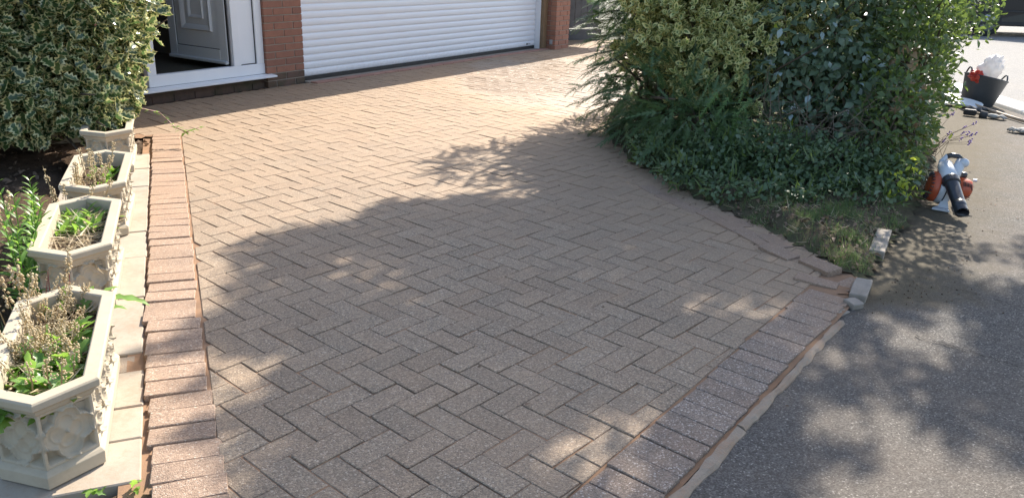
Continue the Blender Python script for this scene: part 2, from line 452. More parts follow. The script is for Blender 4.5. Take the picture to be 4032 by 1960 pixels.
# ---- leaves
def T_oval(w=.42, fold=.12, curl=.12):
    V = [(0, 0, 0), (-w * .5, .42, fold * .5), (w * .5, .42, fold * .5), (0, .5, 0), (0, 1, -curl), (-w * .33, .76, fold * .3 - curl * .4), (w * .33, .76, fold * .3 - curl * .4)]
    F = [(0, 3, 1), (0, 2, 3), (1, 3, 5), (3, 2, 6), (5, 3, 4), (3, 6, 4)]
    return np.array(V), np.array(F), np.array([1, 1, 1, 0., 1, 1, 1])
def T_holly():
    ys = [.04, .2, .33, .47, .6, .74, .86]; xs = [.05, .30, .17, .36, .20, .28, .09]; zs = [0, .13, .02, .16, .02, .14, .03]
    V = [(0, 0, 0)]
    mid = []
    for y in ys[1:]: mid.append(len(V)); V.append((0, y - .06, -.03 - .04 * y))
    Lx = []; Rx = []
    for x, y, z in zip(xs[1:], ys[1:], zs[1:]):
        Lx.append(len(V)); V.append((-x, y, z)); Rx.append(len(V)); V.append((x, y, z))
    tip = len(V); V.append((0, 1.02, .06))
    F = []
    F += [(0, mid[0], Lx[0]), (0, Rx[0], mid[0])]
    for i in range(len(mid) - 1):
        F += [(mid[i], mid[i + 1], Lx[i]), (Lx[i], mid[i + 1], Lx[i + 1]), (mid[i], Rx[i], mid[i + 1]), (Rx[i], Rx[i + 1], mid[i + 1])]
    F += [(mid[-1], tip, Lx[-1]), (mid[-1], Rx[-1], tip)]
    e = np.ones(len(V)); e[mid] = 0; e[0] = .5
    for i, k in enumerate(Lx): e[k] = 1.15 if i % 2 == 0 else .95
    for i, k in enumerate(Rx): e[k] = 1.15 if i % 2 == 0 else .95
    return np.array(V, float), np.array(F), e
def T_blade(w=.05, bend=.35, n=3):
    V = []; F = []
    for i in range(n):
        t = i / n; ww = w * (1 - t * .7)
        V += [(-ww / 2, t, bend * t * t), (ww / 2, t, bend * t * t)]
    V.append((0, 1, bend)); k = len(V) - 1
    for i in range(n - 1):
        a = 2 * i; F += [(a, a + 1, a + 3), (a, a + 3, a + 2)]
    F.append((k - 2, k - 1, k))
    return np.array(V), np.array(F), np.ones(len(V))
def T_lobed(w=.34):
    # ragged lobed weed leaf
    ys = [0, .12, .22, .32, .44, .54, .66, .78, .88]; xs = [.03, .06, .17, .08, .21, .10, .2, .09, .1]
    V = []; F = []
    for y, x in zip(ys, xs):
        z = .35 * y - .55 * y * y
        V += [(-x * w / .34, y + .03, z + .03), (0, y, z), (x * w / .34, y + .03, z + .03)]
    V.append((0, 1, -.2)); k = len(V) - 1
    for i in range(len(ys) - 1):
        a = 3 * i
        F += [(a, a + 1, a + 4), (a, a + 4, a + 3), (a + 1, a + 2, a + 5), (a + 1, a + 5, a + 4)]
    F += [(k - 3, k - 2, k), (k - 2, k - 1, k)]
    return np.array(V), np.array(F), np.ones(len(V))
def T_spray(n=12, bend=.25):
    """flat yew spray: stem with two rows of needles"""
    V = []; F = []
    for i in range(n):
        t = (i + .6) / n; z = -bend * t * t
        L = .26 * (1 - .55 * t) * (.75 + .25 * math.sin(i * 2.1))
        for s in (-1, 1):
            k = len(V); dy = .13 * (1 - .3 * t)
            V += [(0, t - .024, z), (s * L, t + dy, z - .03 + .02 * math.sin(i * 3 + s)), (0, t + .034, z)]
            F.append((k, k + 1, k + 2) if s > 0 else (k, k + 2, k + 1))
    k = len(V); V += [(-.008, 0, 0), (.008, 0, 0), (0, 1.06, -bend * 1.1)]; F.append((k, k + 1, k + 2))
    return np.array(V), np.array(F), np.ones(len(V))
def nrmz(a): return a / np.maximum(np.linalg.norm(a, axis=1, keepdims=True), 1e-9)
def cloud(name, tm, P, D, N, S, mat, parent=None, base=None, rnd=None):
    """tm template, P positions, D growth directions, N approximate normals, S sizes"""
    V, F, e = tm
    P = np.asarray(P, float); n = len(P)
    D = nrmz(np.asarray(D, float)); N = np.asarray(N, float)
    X = nrmz(np.cross(D, N) + 1e-6); Z = np.cross(X, D)
    S = np.broadcast_to(np.asarray(S, float).reshape(-1, 1, 1) if np.ndim(S) else np.full((1, 1, 1), S), (n, 1, 1))
    W = P[:, None, :] + S * (V[None, :, 0:1] * X[:, None, :] + V[None, :, 1:2] * D[:, None, :] + V[None, :, 2:3] * Z[:, None, :])
    FF = (F[None] + (np.arange(n) * len(V))[:, None, None]).reshape(-1, F.shape[1])
    if rnd is None: rnd = rng.random(n)
    return mesh_np(name, W.reshape(-1, 3), FF, mat, parent, {'edge': np.tile(e, n), 'rnd': np.repeat(rnd, len(V))}, base=base)
def dirs(n):
    return nrmz(rng.normal(size=(n, 3)))
def lump(d, seed, f=2.2):
    return np.array([noise.noise(Vector(x) * f + Vector((seed, seed * 1.7, -seed))) for x in d])
def shell(blobs, n, inner=.62, amp=.28, seed=1.0, zmin=.02):
    """scatter points through the outer shell of lumpy ellipsoids; returns points and outward directions"""
    vol = np.array([b[3] * b[4] + b[4] * b[5] + b[3] * b[5] for b in blobs]); vol = vol / vol.sum()
    PP = []; OO = []
    for k, b in enumerate(blobs):
        m = max(1, int(n * vol[k])); d = dirs(m)
        rr = (inner + (1.02 - inner) * rng.random(m) ** .55) * (1 + amp * lump(d, seed + k * 3.1))
        p = np.array(b[:3]) + d * np.array(b[3:6]) * rr[:, None]
        o = nrmz(d / np.array(b[3:6]))
        ok = p[:, 2] > zmin
        PP.append(p[ok]); OO.append(o[ok])
    return np.concatenate(PP), np.concatenate(OO)

# ------------------------------------------------------------------ frames of reference on the drive
TH = R(-41.053); UW = .1015
A2 = np.array([math.cos(TH), math.sin(TH)]); B2 = np.array([-math.sin(TH), math.cos(TH)])
O2 = np.array([-.4363, 2.1434])
E0 = np.array([-.773, 1.849]); E2 = np.array([-.3896, .921]); ER = np.array([.921, .3896])   # inner line of the left soldier course
K0 = np.array([.46, 1.918]); K2 = np.array([.596, .803]); KL = np.array([-.803, .596])       # inner line of the road edging
F0 = np.array([-2.3406, 8.9638]); PH = R(57.119)
FD = np.array([math.cos(PH), math.sin(PH)]); FN = np.array([math.sin(PH), -math.cos(PH)])     # facade direction, outward normal
def le(s, r): return E0 + E2 * s + ER * r
def lk(s, l): return K0 + K2 * s + KL * l
def lf(u, off): return F0 + FD * u + FN * off
VERGE = [(1.66, 3.70), (1.47, 4.28), (1.335, 4.64), (1.16, 4.96), (.99, 5.5), (.82, 5.94), (.80, 6.9), (.95, 8.0), (1.5, 9.6), (2.2, 11.2), (4.9, 11.2), (4.25, 8.6), (3.45, 6.6), (2.75, 5.25), (2.36, 4.6), (2.1, 4.25), (1.92, 3.95), (1.80, 3.72)]
def inside(p, poly):
    x, y = p; r = False; n = len(poly)
    for i in range(n):
        x0, y0 = poly[i - 1]; x1, y1 = poly[i]
        if (y0 > y) != (y1 > y) and x < (x1 - x0) * (y - y0) / (y1 - y0) + x0: r = not r
    return r
def clip(poly, p0, nrm):
    out = []; n = len(poly)
    dd = [float(np.dot(np.array(q) - p0, nrm)) for q in poly]
    for i in range(n):
        a, b = poly[i - 1], poly[i]; da, db = dd[i - 1], dd[i]
        if (da >= 0) != (db >= 0):
            t = da / (da - db); out.append((a[0] + (b[0] - a[0]) * t, a[1] + (b[1] - a[1]) * t))
        if db >= 0: out.append(tuple(b))
    return out
def parea(p):
    return .5 * abs(sum(p[i - 1][0] * p[i][1] - p[i][0] * p[i - 1][1] for i in range(len(p))))

# ------------------------------------------------------------------ the setting
def sheet(name, poly, z, mat, parent=None):
    me = bpy.data.meshes.new(name); me.from_pydata([(x, y, z) for x, y in poly], [], [tuple(range(len(poly)))]); me.update()
    me.materials.append(mat); o = bpy.data.objects.new(name, me); return link(o, parent)
def grid_sheet(name, keep, x0, x1, y0, y1, step, zf, mat):
    nx = int((x1 - x0) / step); ny = int((y1 - y0) / step)
    xs = np.linspace(x0, x1, nx + 1); ys = np.linspace(y0, y1, ny + 1)
    idx = {}; V = []; F = []
    def vid(i, j):
        if (i, j) not in idx:
            idx[(i, j)] = len(V); V.append((xs[i], ys[j], zf(xs[i], ys[j])))
        return idx[(i, j)]
    for i in range(nx):
        for j in range(ny):
            if keep((xs[i] + xs[i + 1]) / 2, (ys[j] + ys[j + 1]) / 2):
                F.append((vid(i, j), vid(i + 1, j), vid(i + 1, j + 1), vid(i, j + 1)))
    return mesh_np(name, V, F, mat, smooth=True)
tag(sheet('ground', [(-400, -400), (400, -400), (400, 400), (-400, 400)], -.16, M['ground']), kind='structure')

# footway tarmac, patch, road, kerb
pv = grid_sheet('pavement', lambda x, y: x < 5.42 and (np.dot((x - lk(0, 0)[0], y - lk(0, 0)[1]), KL) < .07 or (y > 3.3 and np.dot((x - K0[0], y - K0[1]), K2) > 1.75 and x > 1.5) or (y > 3.6 and x > 1.75 + max(0, y - 5) * .2)), -1.0, 5.5, .3, 13, .12,
                lambda x, y: -.0205 + .0016 * noise.noise(Vector((x * 5, y * 5, 3))), M['tarmac'])
tag(pv, kind='structure')
def crack(pts, w, seed):
    rr = random.Random(seed); L = []; Rr_ = []
    P_ = [np.array(p) for p in pts]; Q = []
    for i in range(len(P_) - 1):
        for q in np.linspace(0, 1, 14, endpoint=False): Q.append(P_[i] * (1 - q) + P_[i + 1] * q + np.array([rr.gauss(0, .007), rr.gauss(0, .007)]))
    for i, p in enumerate(Q):
        t_ = Q[min(i + 1, len(Q) - 1)] - Q[max(i - 1, 0)]; t_ = t_ / np.linalg.norm(t_); nn = np.array([-t_[1], t_[0]]) * w * rr.uniform(.1, 1)
        L.append(p + nn); Rr_.append(p - nn)
    vs_ = [(a[0], a[1], -.0135) for a in L] + [(a[0], a[1], -.0135) for a in Rr_]; n_ = len(Q)
    return MB().add(vs_, [(i, n_ + i, n_ + i + 1, i + 1) for i in range(n_ - 1)]).build('crack', M['crack'], pv)
M['crack'] = plain('dirt filled crack', (.02, .018, .016), (.035, .03, .026), 30, .95)
crack([(1.70, 3.08), (1.85, 2.96), (2.0, 2.82), (2.45, 2.52)], .004, 1); crack([(2.09, 3.66), (2.22, 3.57), (2.35, 3.40), (2.7, 3.15)], .004, 2)
tag(sheet('road', [(6.02, -20), (40, -20), (40, 60), (6.02, 60)], -.09, M['road']), kind='structure')
kb = tag(bpy.data.objects.new('road_kerb', None), kind='structure'); col.objects.link(kb)
bedm = MB().box(5.36, 6.03, -6, 24, -.14, -.055).build('gutter_bed', M['kerb_white'], kb)
rk = random.Random(3)
for i in range(24):
    y0 = -4 + i * .915
    o = MB().cbox(-.065, .065, 0, .905, -.12, .0, .012).build('kerb_stone', M['kerb_white'], kb)
    o.location = (5.52 + rk.uniform(-.006, .006), y0, .0 + rk.uniform(-.004, .004))
for i in range(36):
    y0 = -4 + i * .61
    o = MB().cbox(-.19, .19, 0, .6, -.06, .0, .008).build('gutter_slab', M['kerb_white'], kb)
    o.location = (5.80 + rk.uniform(-.008, .008), y0, -.05 + rk.uniform(-.004, .004))

# ------------------------------------------------------------------ block paving drive
def drive_keep(x, y, gap=.0):
    s = np.dot((x - E0[0], y - E0[1]), E2); r = np.dot((x - E0[0], y - E0[1]), ER)
    l = np.dot((x - K0[0], y - K0[1]), KL); f = np.dot((x - F0[0], y - F0[1]), FN); u = np.dot((x - F0[0], y - F0[1]), FD)
    if s < 4.72 and r < gap: return False
    if s >= 4.72 and r < -.75: return False
    if l < .2165 + gap: return False
    if f < .02 and u < 5.38: return False
    if y > 3.4 and x > 1.70 + max(0, y - 5) * .4: return False
    return y < 15.5 and x < 3.2 and x + .36 * y < 6.8
drive = tag(bpy.data.objects.new('driveway', None), kind='structure'); col.objects.link(drive)
sand = grid_sheet('jointing_sand', lambda x, y: drive_keep(x, y, -.17), -4, 3.2, 1.2, 15.5, .06,
                  lambda x, y: .004 * noise.noise(Vector((x * 1.3, y * 1.3, 5))) + min(-.0034, -.0046 + .0055 * noise.noise(Vector((x * 3.1, y * 3.1, 7))) + .0035 * noise.noise(Vector((x * 11, y * 11, 1)))), M['sand'])
sand.parent = drive
# full block meshes, shared
g2 = .0017
def block_mesh(L, W, name, seed):
    rr = random.Random(seed)
    poly = [(-L / 2, -W / 2), (L / 2, -W / 2), (L / 2, W / 2), (-L / 2, W / 2)]
    # slightly knocked corners
    pp = []
    for i in range(4):
        p0, p1, p2 = Vector(poly[i - 1]), Vector(poly[i]), Vector(poly[(i + 1) % 4])
        a = rr.uniform(.002, .006); b = rr.uniform(.002, .006)
        pp += [tuple(p1 + (p0 - p1).normalized() * a), tuple(p1 + (p2 - p1).normalized() * b)]
    mb = MB().prism(pp, -.03, 0, .0026)
    me = bpy.data.meshes.new(name); me.from_pydata(mb.v, [], mb.f); me.update()
    return me
fullm = [block_mesh(2 * UW - 2 * g2, UW - 2 * g2, 'paver', s) for s in range(6)]
for me in fullm: me.materials.append(M['paver'])
blocks = []
for k in range(-60, 140):
    for mm in range(-45, 12):
        i0, j0 = 4 * mm + k, k
        for kind in (0, 1):
            if kind == 0: a0, a1, b0, b1 = -2, 0, 0, 1
            else: a0, a1, b0, b1 = 0, 1, -1, 1
            ca, cb = i0 + (a0 + a1) / 2, j0 + (b0 + b1) / 2
            c = O2 + (A2 * ca + B2 * cb) * UW
            if not (-4 < c[0] < 3.4 and 1.3 < c[1] < 15.6): continue
            cs = [O2 + (A2 * (i0 + a) + B2 * (j0 + b)) * UW for a, b in ((a0, b0), (a1, b0), (a1, b1), (a0, b1))]
            ins = [drive_keep(q[0], q[1]) for q in cs]
            if not any(ins) and not drive_keep(*c): continue
            if inside(c, VERGE) and min(np.hypot(c[0] - vx, c[1] - vy) for vx, vy in VERGE) > .45: continue
            blocks.append((c, kind, cs, all(ins)))
blocks.sort(key=lambda b: b[0][0] ** 2 + b[0][1] ** 2)
single = 0; joinV = []; joinF = []; joinA = []
rb = random.Random(21)
def dip(x, y):      # settlement of the surface
    return .004 * noise.noise(Vector((x * 1.3, y * 1.3, 5)))
for c, kind, cs, full in blocks:
    ang = TH + (0 if kind == 0 else math.pi / 2) + rb.gauss(0, .010) + (math.pi if rb.random() < .5 else 0)
    z = dip(*c) + max(-.0018, rb.gauss(0, .0011)); tx, ty = rb.gauss(0, .006), rb.gauss(0, .006)
    jx, jy = rb.gauss(0, .0012), rb.gauss(0, .0012)
    visible = c[1] > 1.62 and c[0] < 1.6
    if full:
        me = fullm[rb.randrange(6)]
        if single < 290 and visible:
            o = bpy.data.objects.new('paver', me); o.location = (c[0] + jx, c[1] + jy, z); o.rotation_euler = (tx, ty, ang)
            link(o, drive); single += 1; continue
        Mt = Matrix.Translation((c[0] + jx, c[1] + jy, z)) @ Matrix.Rotation(ang, 4, 'Z') @ Matrix.Rotation(tx, 4, 'X') @ Matrix.Rotation(ty, 4, 'Y')
        k0 = len(joinV); joinV += [tuple(Mt @ v.co) for v in me.vertices]
        joinF += [tuple(i + k0 for i in p.vertices) for p in me.polygons]; joinA += [rb.random()] * len(me.vertices)
    else:
        poly = [tuple(q + (c - q) * .018) for q in cs]
        if np.dot(c - E0, E2) < 4.78: poly = clip(poly, le(0, .004), ER)
        poly = clip(poly, lk(0, .2165), KL)
        if np.dot(c - F0, FD) < 5.35: poly = clip(poly, lf(0, .05), FN)
        if len(poly) < 3 or parea(poly) < .0012: continue
        # drop needle edges
        q = [poly[i] for i in range(len(poly)) if math.hypot(poly[i][0] - poly[i - 1][0], poly[i][1] - poly[i - 1][1]) > .008]
        if len(q) < 3: continue
        mb = MB().prism([(x - c[0], y - c[1]) for x, y in q], -.03, 0, .003)
        if single < 290 and visible:
            o = mb.build('paver', M['paver'], drive); o.location = (c[0], c[1], z); single += 1
        else:
            k0 = len(joinV); joinV += [(x + c[0], y + c[1], zz + z) for x, y, zz in mb.v]
            joinF += [tuple(i + k0 for i in f) for f in mb.f]; joinA += [rb.random()] * len(mb.v)
me = bpy.data.meshes.new('pavers'); me.from_pydata(joinV, [], joinF); me.update(); me.materials.append(M['paver'])
at = me.attributes.new('rnd', 'FLOAT', 'POINT'); at.data.foreach_set('value', np.array(joinA, np.float32))
tag(link(bpy.data.objects.new('pavers', me), drive), kind='stuff')

# sand strips filling the joints along both edgings
def strip(name, a, b, c, d, z):
    n = 60; vs = []
    for i in range(n + 1):
        q = i / n
        for k, (p0, p1) in enumerate(((a, b), (d, c))):
            p = np.array(p0) * (1 - q) + np.array(p1) * q
            vs.append((p[0], p[1], z + .003 * noise.noise(Vector((p[0] * 9, p[1] * 9, k)))))
    fs = [(2 * i, 2 * i + 1, 2 * i + 3, 2 * i + 2) for i in range(n)]
    return MB().add(vs, fs).build(name, M['sand'], drive)
strip('jointing_sand', le(-.95, -.27), le(4.76, -.27), le(4.76, .0), le(-.95, .0), -.018)
strip('jointing_sand', lk(-.9, -.008), lk(1.95, -.008), lk(1.95, .24), lk(-.9, .24), -.011)
# left soldier course
edge = tag(bpy.data.objects.new('brick_edging', None), kind='structure'); col.objects.link(edge)
solm = [block_mesh(.199, .0975, 'paver', 40 + s) for s in range(6)]
for me in solm: me.materials.append(M['soldier'])
aE = math.atan2(ER[1], ER[0]) - R(3.5)
s = -.85; k = 0
while s < 4.74:
    sh = rb.gauss(0, .003) + (.012 if s < .30 else 0) + (.012 if s < .62 else 0) - (.010 if 1.2 < s < 1.5 else 0)
    c = le(s, -.1065 + sh)
    o = bpy.data.objects.new('paver', solm[rb.randrange(6)])
    o.location = (c[0], c[1], dip(*c) + .004 + rb.gauss(0, .0022)); o.rotation_euler = (rb.gauss(0, .014), rb.gauss(0, .014), aE + rb.gauss(0, .014) + (math.pi if rb.random() < .5 else 0))
    link(o, edge); s += .1015 + max(-.0015, rb.gauss(0, .0015)); k += 1
# soldier course along the road edging
kedge = tag(bpy.data.objects.new('road_side_edging', None), kind='structure'); col.objects.link(kedge)
solk = [block_mesh(.199, .0985, 'paver', 60 + s) for s in range(6)]
for me in solk: me.materials.append(M['soldier_grey'])
aK = math.atan2(-KL[1], -KL[0]) - R(3)
s = -.75
while s < 1.88:
    c = lk(s, .1085 + rb.gauss(0, .003))
    o = bpy.data.objects.new('paver', solk[rb.randrange(6)])
    o.location = (c[0], c[1], dip(*c) + .001 + max(-.0015, rb.gauss(0, .0016))); o.rotation_euler = (rb.gauss(0, .012), rb.gauss(0, .012), aK + rb.gauss(0, .012))
    link(o, kedge); s += .1022
# the disturbed corner by the verge: tilted and displaced blocks, then the stretcher course along the grass
sb = [((1.545, 3.80, .022), R(-64), (.10, -.03)), ((1.395, 3.985, .018), R(-58), (.07, .05)), ((1.47, 3.62, .004), R(-30), (-.03, .05)), ((1.335, 4.19, .010), R(-66), (.04, .05)), ((1.425, 4.16, .012), R(112), (.02, -.02)),
      ((1.26, 4.385, .008), R(-66), (.02, .02)), ((1.18, 4.575, .006), R(-64), (.02, .03)), ((1.30, 4.50, .006), R(114), (.02, .0)), ((1.07, 4.74, .004), R(-60), (.01, .02)), ((.98, 4.92, .004), R(-62), (.0, .02)), ((.90, 5.12, .004), R(-68), (.0, .02)),
      ((1.61, 3.60, -.006), R(35), (-.03, -.05))]
for (x, y, z), a, (tx, ty) in sb:
    o = bpy.data.objects.new('paver', solk[rb.randrange(6)]); o.location = (x, y, z); o.rotation_euler = (tx, ty, a); link(o, kedge)
# concrete edging strip and setts
es = tag(bpy.data.objects.new('concrete_edging', None), kind='structure'); col.objects.link(es)
aKd = math.atan2(K2[1], K2[0])
for s0, s1, w, z in ((-.80, .50, .042, -.004), (.508, 1.02, .038, -.002), (1.028, 1.60, .036, -.006)):
    mb = MB(); n = int((s1 - s0) / .03); vs = []; fs = []
    for i in range(n + 1):
        t = s0 + (s1 - s0) * i / n
        j = lambda k: .011 * noise.noise(Vector((t * 11, k * 3.3, s0))) + .005 * noise.noise(Vector((t * 40, k * 3.3, s0)))
        e = .0 if 0 < i < n else .004
        prof = [(-.004 + j(1), -.06), (-.006 + j(1), -.012 + e * 0), (-.011 + j(1), -.001 + j(4) * .3), (-w + .010 + j(2), -.003 + j(5) * .4), (-w + j(2), -.012), (-w - .004 + j(3), -.06)]
        for l, zz in prof:
            p = lk(t, l); vs.append((p[0], p[1], zz + z))
    q = 6
    for i in range(n):
        for k in range(q - 1): fs.append((i * q + k, i * q + k + 1, (i + 1) * q + k + 1, (i + 1) * q + k))
    fs += [tuple(range(q)), tuple(n * q + k for k in range(q - 1, -1, -1))]
    MB().add(vs, fs).build('edging_strip', M['kerb'], es)
def rough_stone(name, c, dims, rz, seed, mat, tilt=(0, 0)):
    mb = MB(); vs, fs = bmesh_box(-dims[0] / 2, dims[0] / 2, -dims[1] / 2, dims[1] / 2, -dims[2], 0, .004)
    import bmesh
    bm = bmesh.new(); bv = [bm.verts.new(v) for v in vs]
    for f in fs: bm.faces.new([bv[i] for i in f])
    bmesh.ops.subdivide_edges(bm, edges=bm.edges[:], cuts=2, use_grid_fill=True)
    bm.verts.index_update()
    for v in bm.verts:
        nv = Vector((noise.noise(v.co * 22 + Vector((seed, 0, 0))), noise.noise(v.co * 22 + Vector((0, seed, 0))), noise.noise(v.co * 22 + Vector((0, 0, seed)))))
        v.co += nv * .006 + nv.normalized() * .0016 * noise.noise(v.co * 90)
    me = bpy.data.meshes.new(name); bm.to_mesh(me); bm.free(); me.materials.append(mat)
    o = bpy.data.objects.new(name, me); o.location = c; o.rotation_euler = (tilt[0], tilt[1], rz); return o
o = rough_stone('granite_sett', (1.645, 3.525, .020), (.075, .235, .08), R(-28), 2, M['sett'], (0, .03)); link(o)
tag(o, 'long pale granite sett at the outer corner of the paving', 'stone')
o = rough_stone('granite_stone', (1.555, 3.372, .008), (.070, .062, .06), R(25), 5, M['sett'], (.1, .05)); link(o)
tag(o, 'small chipped grey stone beside the long pale sett', 'stone')
o = rough_stone('concrete_lump', (1.47, 3.29, -.009), (.07, .04, .05), R(40), 9, M['sett'], (.1, -.1)); link(o)
tag(o, 'flat grey lump at the end of the concrete edging strip', 'stone')
o = rough_stone('verge_stone', (2.0, 4.17, .036), (.075, .40, .08), R(-28), 7, M['sett'], (.02, .0)); link(o)
tag(o, 'half buried grey edging stone in the verge grass', 'stone')

# paving flags under the planters
flags = tag(bpy.data.objects.new('slab_path', None), kind='structure'); col.objects.link(flags)
rf = random.Random(8)
ss = [.17, .40, .60, .86, 1.00, 1.53, 2.04, 2.43, 2.87, 3.32, 3.77, 4.2]
for i in range(len(ss) - 1):
    if i == 3: continue
    a, b = ss[i] + .004, ss[i + 1] - .004
    c = le((a + b) / 2, -.456 if a < 1 else -.464); w = .245
    L = (b - a) / 2
    mb = MB().cbox(-w, w, -L, L, -.05, 0, .004)
    o = mb.build('slab', M['slab'], flags); o.location = (c[0], c[1], -.010 + rf.gauss(0, .002)); o.rotation_euler = (rf.gauss(0, .006), rf.gauss(0, .006), math.atan2(ER[1], ER[0]) - R(8) * 0 + rf.gauss(0, .006))
c = le(.93, -.485); o = MB().cbox(-.245, .245, -.065, .065, -.05, 0, .006).build('slab', M['kerb'], flags); o.location = (c[0], c[1], -.018); o.rotation_euler = (0, 0, math.atan2(ER[1], ER[0]))

# planting bed soil on the left
def bed_keep(x, y):
    s = np.dot((x - E0[0], y - E0[1]), E2); r = np.dot((x - E0[0], y - E0[1]), ER); f = np.dot((x - F0[0], y - F0[1]), FN)
    if f < .0: return False
    if s < 4.72: return r < -.215
    return r < -.72
def bed_z(x, y):
    s = np.dot((x - E0[0], y - E0[1]), E2); r = np.dot((x - E0[0], y - E0[1]), ER)
    base = -.075 if (r > -.76 and 0.15 < s < 4.2) else -.03
    if r > -.3: base = -.035 if s > 4.2 or s < .15 else -.075
    return base + .022 * noise.noise(Vector((x * 3, y * 3, 2))) + .016 * noise.noise(Vector((x * 11, y * 11, 4))) + .008 * noise.noise(Vector((x * 30, y * 30, 9)))
bed = grid_sheet('flower_bed', bed_keep, -7.5, -.4, 1.0, 9.0, .035, bed_z, M['soil'])
tag(bed, kind='structure')
# verge soil
def vz(x, y):
    d = min(np.hypot(x - vx, y - vy) for vx, vy in [((VERGE[i][0] * (1 - t) + VERGE[(i + 1) % len(VERGE)][0] * t), (VERGE[i][1] * (1 - t) + VERGE[(i + 1) % len(VERGE)][1] * t)) for i in range(len(VERGE)) for t in (0, .25, .5, .75)])
    return -.015 + min(d * .45, .085) + .014 * noise.noise(Vector((x * 5, y * 5, 2))) + .010 * noise.noise(Vector((x * 17, y * 17, 4)))
verge = grid_sheet('verge', lambda x, y: inside((x, y), VERGE), .6, 5.0, 3.5, 11.3, .06, vz, M['verge'])
tag(verge, kind='structure')

# ------------------------------------------------------------------ house (local frame: x along the facade, -y outwards)
house = empty('house', (F0[0], F0[1], 0), PH, 'red brick house with white roller garage door and open white front door', 'house')
def hb(name, mat, *boxes, parent=None, ch=0.0):
    mb = MB()
    for b in boxes: mb.cbox(*b, ch) if ch else mb.box(*b)
    return mb.build(name, mat, parent or house)
hb('wall', M['wall'], (-6, -2.06, .03, .28, -.15, 2.5), (-6, -5.75, .281, 6, -.15, 2.5))
hb('wall', M['mortar'], (-.505, -.006, .007, .24, -.15, 2.2))
hb('wall', M['mortar'], (4.938, 5.342, -.252, .20, -.15, 2.2))
hb('lintel', M['wall'], (-2.06, 5.35, .0, .24, 2.2, 2.5))
hb('wall', M['wall'], (-5.75, 5.1, 5.8, 6, -.15, 2.5), (5.1, 5.34, .2, 6, -.15, 2.5))
hb('partition', M['plaster'], (-.55, -.51, .245, 5.8, .1, 2.5), (-2.9, -2.85, .285, 5.8, .1, 2.5), (-2.85, -.55, 3.4, 3.5, .1, 2.5))
hb('hall_floor', M['carpet'], (-2.85, -.55, .16, 3.4, .05, .195))
hb('ceiling', M['plaster'], (-5.75, 5.1, .285, 5.8, 2.45, 2.5))
# plinth under the front door
pl = hb('plinth', M['brick_damp'], (-2.06, -.52, .05, .24, -.15, .112))
rbk = random.Random(4)
def brick(x0, x1, yf, z0, z1, mat, depth=.1, parent=house, side=False):
    d = rbk.uniform(-.0015, .0015)
    if not side: b = (x0, x1, yf + d, yf + depth, z0, z1)
    else: b = (yf + d, yf + depth, x0, x1, z0, z1)
    return MB().cbox(*b, .003).build('brick', mat, parent)
zc = .062; nC = 29
for k in range(-2, nC):
    z0 = zc + .0735 * k + .005; z1 = z0 + .0635
    if z1 > 2.2: break
    mt = M['brick_damp'] if k < 1 else M['brick']
    if k % 2 == 0: js = [(-.511, -.259), (-.249, 0)]
    else: js = [(-.511, -.392), (-.382, -.132), (-.122, 0)]
    for a, b in js: brick(a, b, 0, z0, z1, mt)
    # right hand pier: front at -.26, returns on its left face
    ml = M['brick_lit']
    js = [(4.93, 5.035), (5.045, 5.26), (5.27, 5.35)] if k % 2 == 0 else [(4.93, 5.14), (5.15, 5.35)]
    for a, b in js: brick(a, b, -.26, z0, z1, ml)
    if k % 2 == 0: brick(-.155, .0, 4.93, z0, z1, M['brick'], .01, side=True); 
    else: brick(-.155, -.05, 4.93, z0, z1, M['brick'], .01, side=True); brick(-.04, .06, 4.93, z0, z1, M['brick'], .01, side=True)
# under-sill brick course peeping out
for a, b in ((-2.06, -1.84), (-1.83, -1.61), (-1.60, -1.38), (-1.37, -1.15), (-1.14, -.92), (-.91, -.69), (-.68, -.525)):
    brick(a, b, .042, -.012, .052, M['brick_damp'], .01)
# door frame
fr = hb('door_frame', M['upvc'], (-1.85, -.511, .03, .10, .142, .248), (-1.85, -1.762, .032, .10, .248, 2.2), (-.893, -.806, .032, .10, .248, 2.2), (-.605, -.513, .032, .10, .248, 2.2), (-1.762, -.893, .032, .10, 2.1, 2.2), (-.806, -.605, .032, .10, 2.1, 2.2), ch=.004)
hb('side_panel', M['upvc'], (-.806, -.612, .055, .08, .257, 2.1), parent=fr)
hb('gasket', M['gasket'], (-.6125, -.6052, .048, .08, .249, 2.1), (-.800, -.613, .048, .08, .2485, .2565), parent=fr)
hb('gasket', M['gasket'], (-2.02, -.513, .034, .09, .1345, .1415), parent=fr)
# side panel bead
hb('bead', M['upvc'], (-.8055, -.790, .044, .08, .257, 2.1), parent=fr)
MB().add([(-2.05, -.085, .112), (-.452, -.085, .112), (-.452, .09, .112), (-2.05, .09, .112), (-2.05, -.085, .130), (-.452, -.085, .130), (-.452, .09, .144), (-2.05, .09, .144)],
         [(0, 3, 2, 1), (4, 5, 6, 7), (0, 1, 5, 4), (1, 2, 6, 5), (2, 3, 7, 6), (3, 0, 4, 7)]).build('sill', M['upvc'], house, bevel=.004)
hb('hinge_strip', M['rail'], (-.905, -.8945, .06, .13, .25, 2.1), parent=fr)
hb('gasket', M['gasket'], (-.912, -.9065, .07, .125, .25, 2.1), parent=fr)
# open door leaf, swung in on its right hand hinge; built flat: x along leaf from hinge, y = thickness, z up
leaf = bpy.data.objects.new('door', None); link(leaf, house)
leaf.location = (-.918, .09, .262); leaf.rotation_euler = (0, 0, R(91.5))
def lb(name, mat, *bx, ch=.0): return hb(name, mat, *bx, parent=leaf, ch=ch)
LW = .90
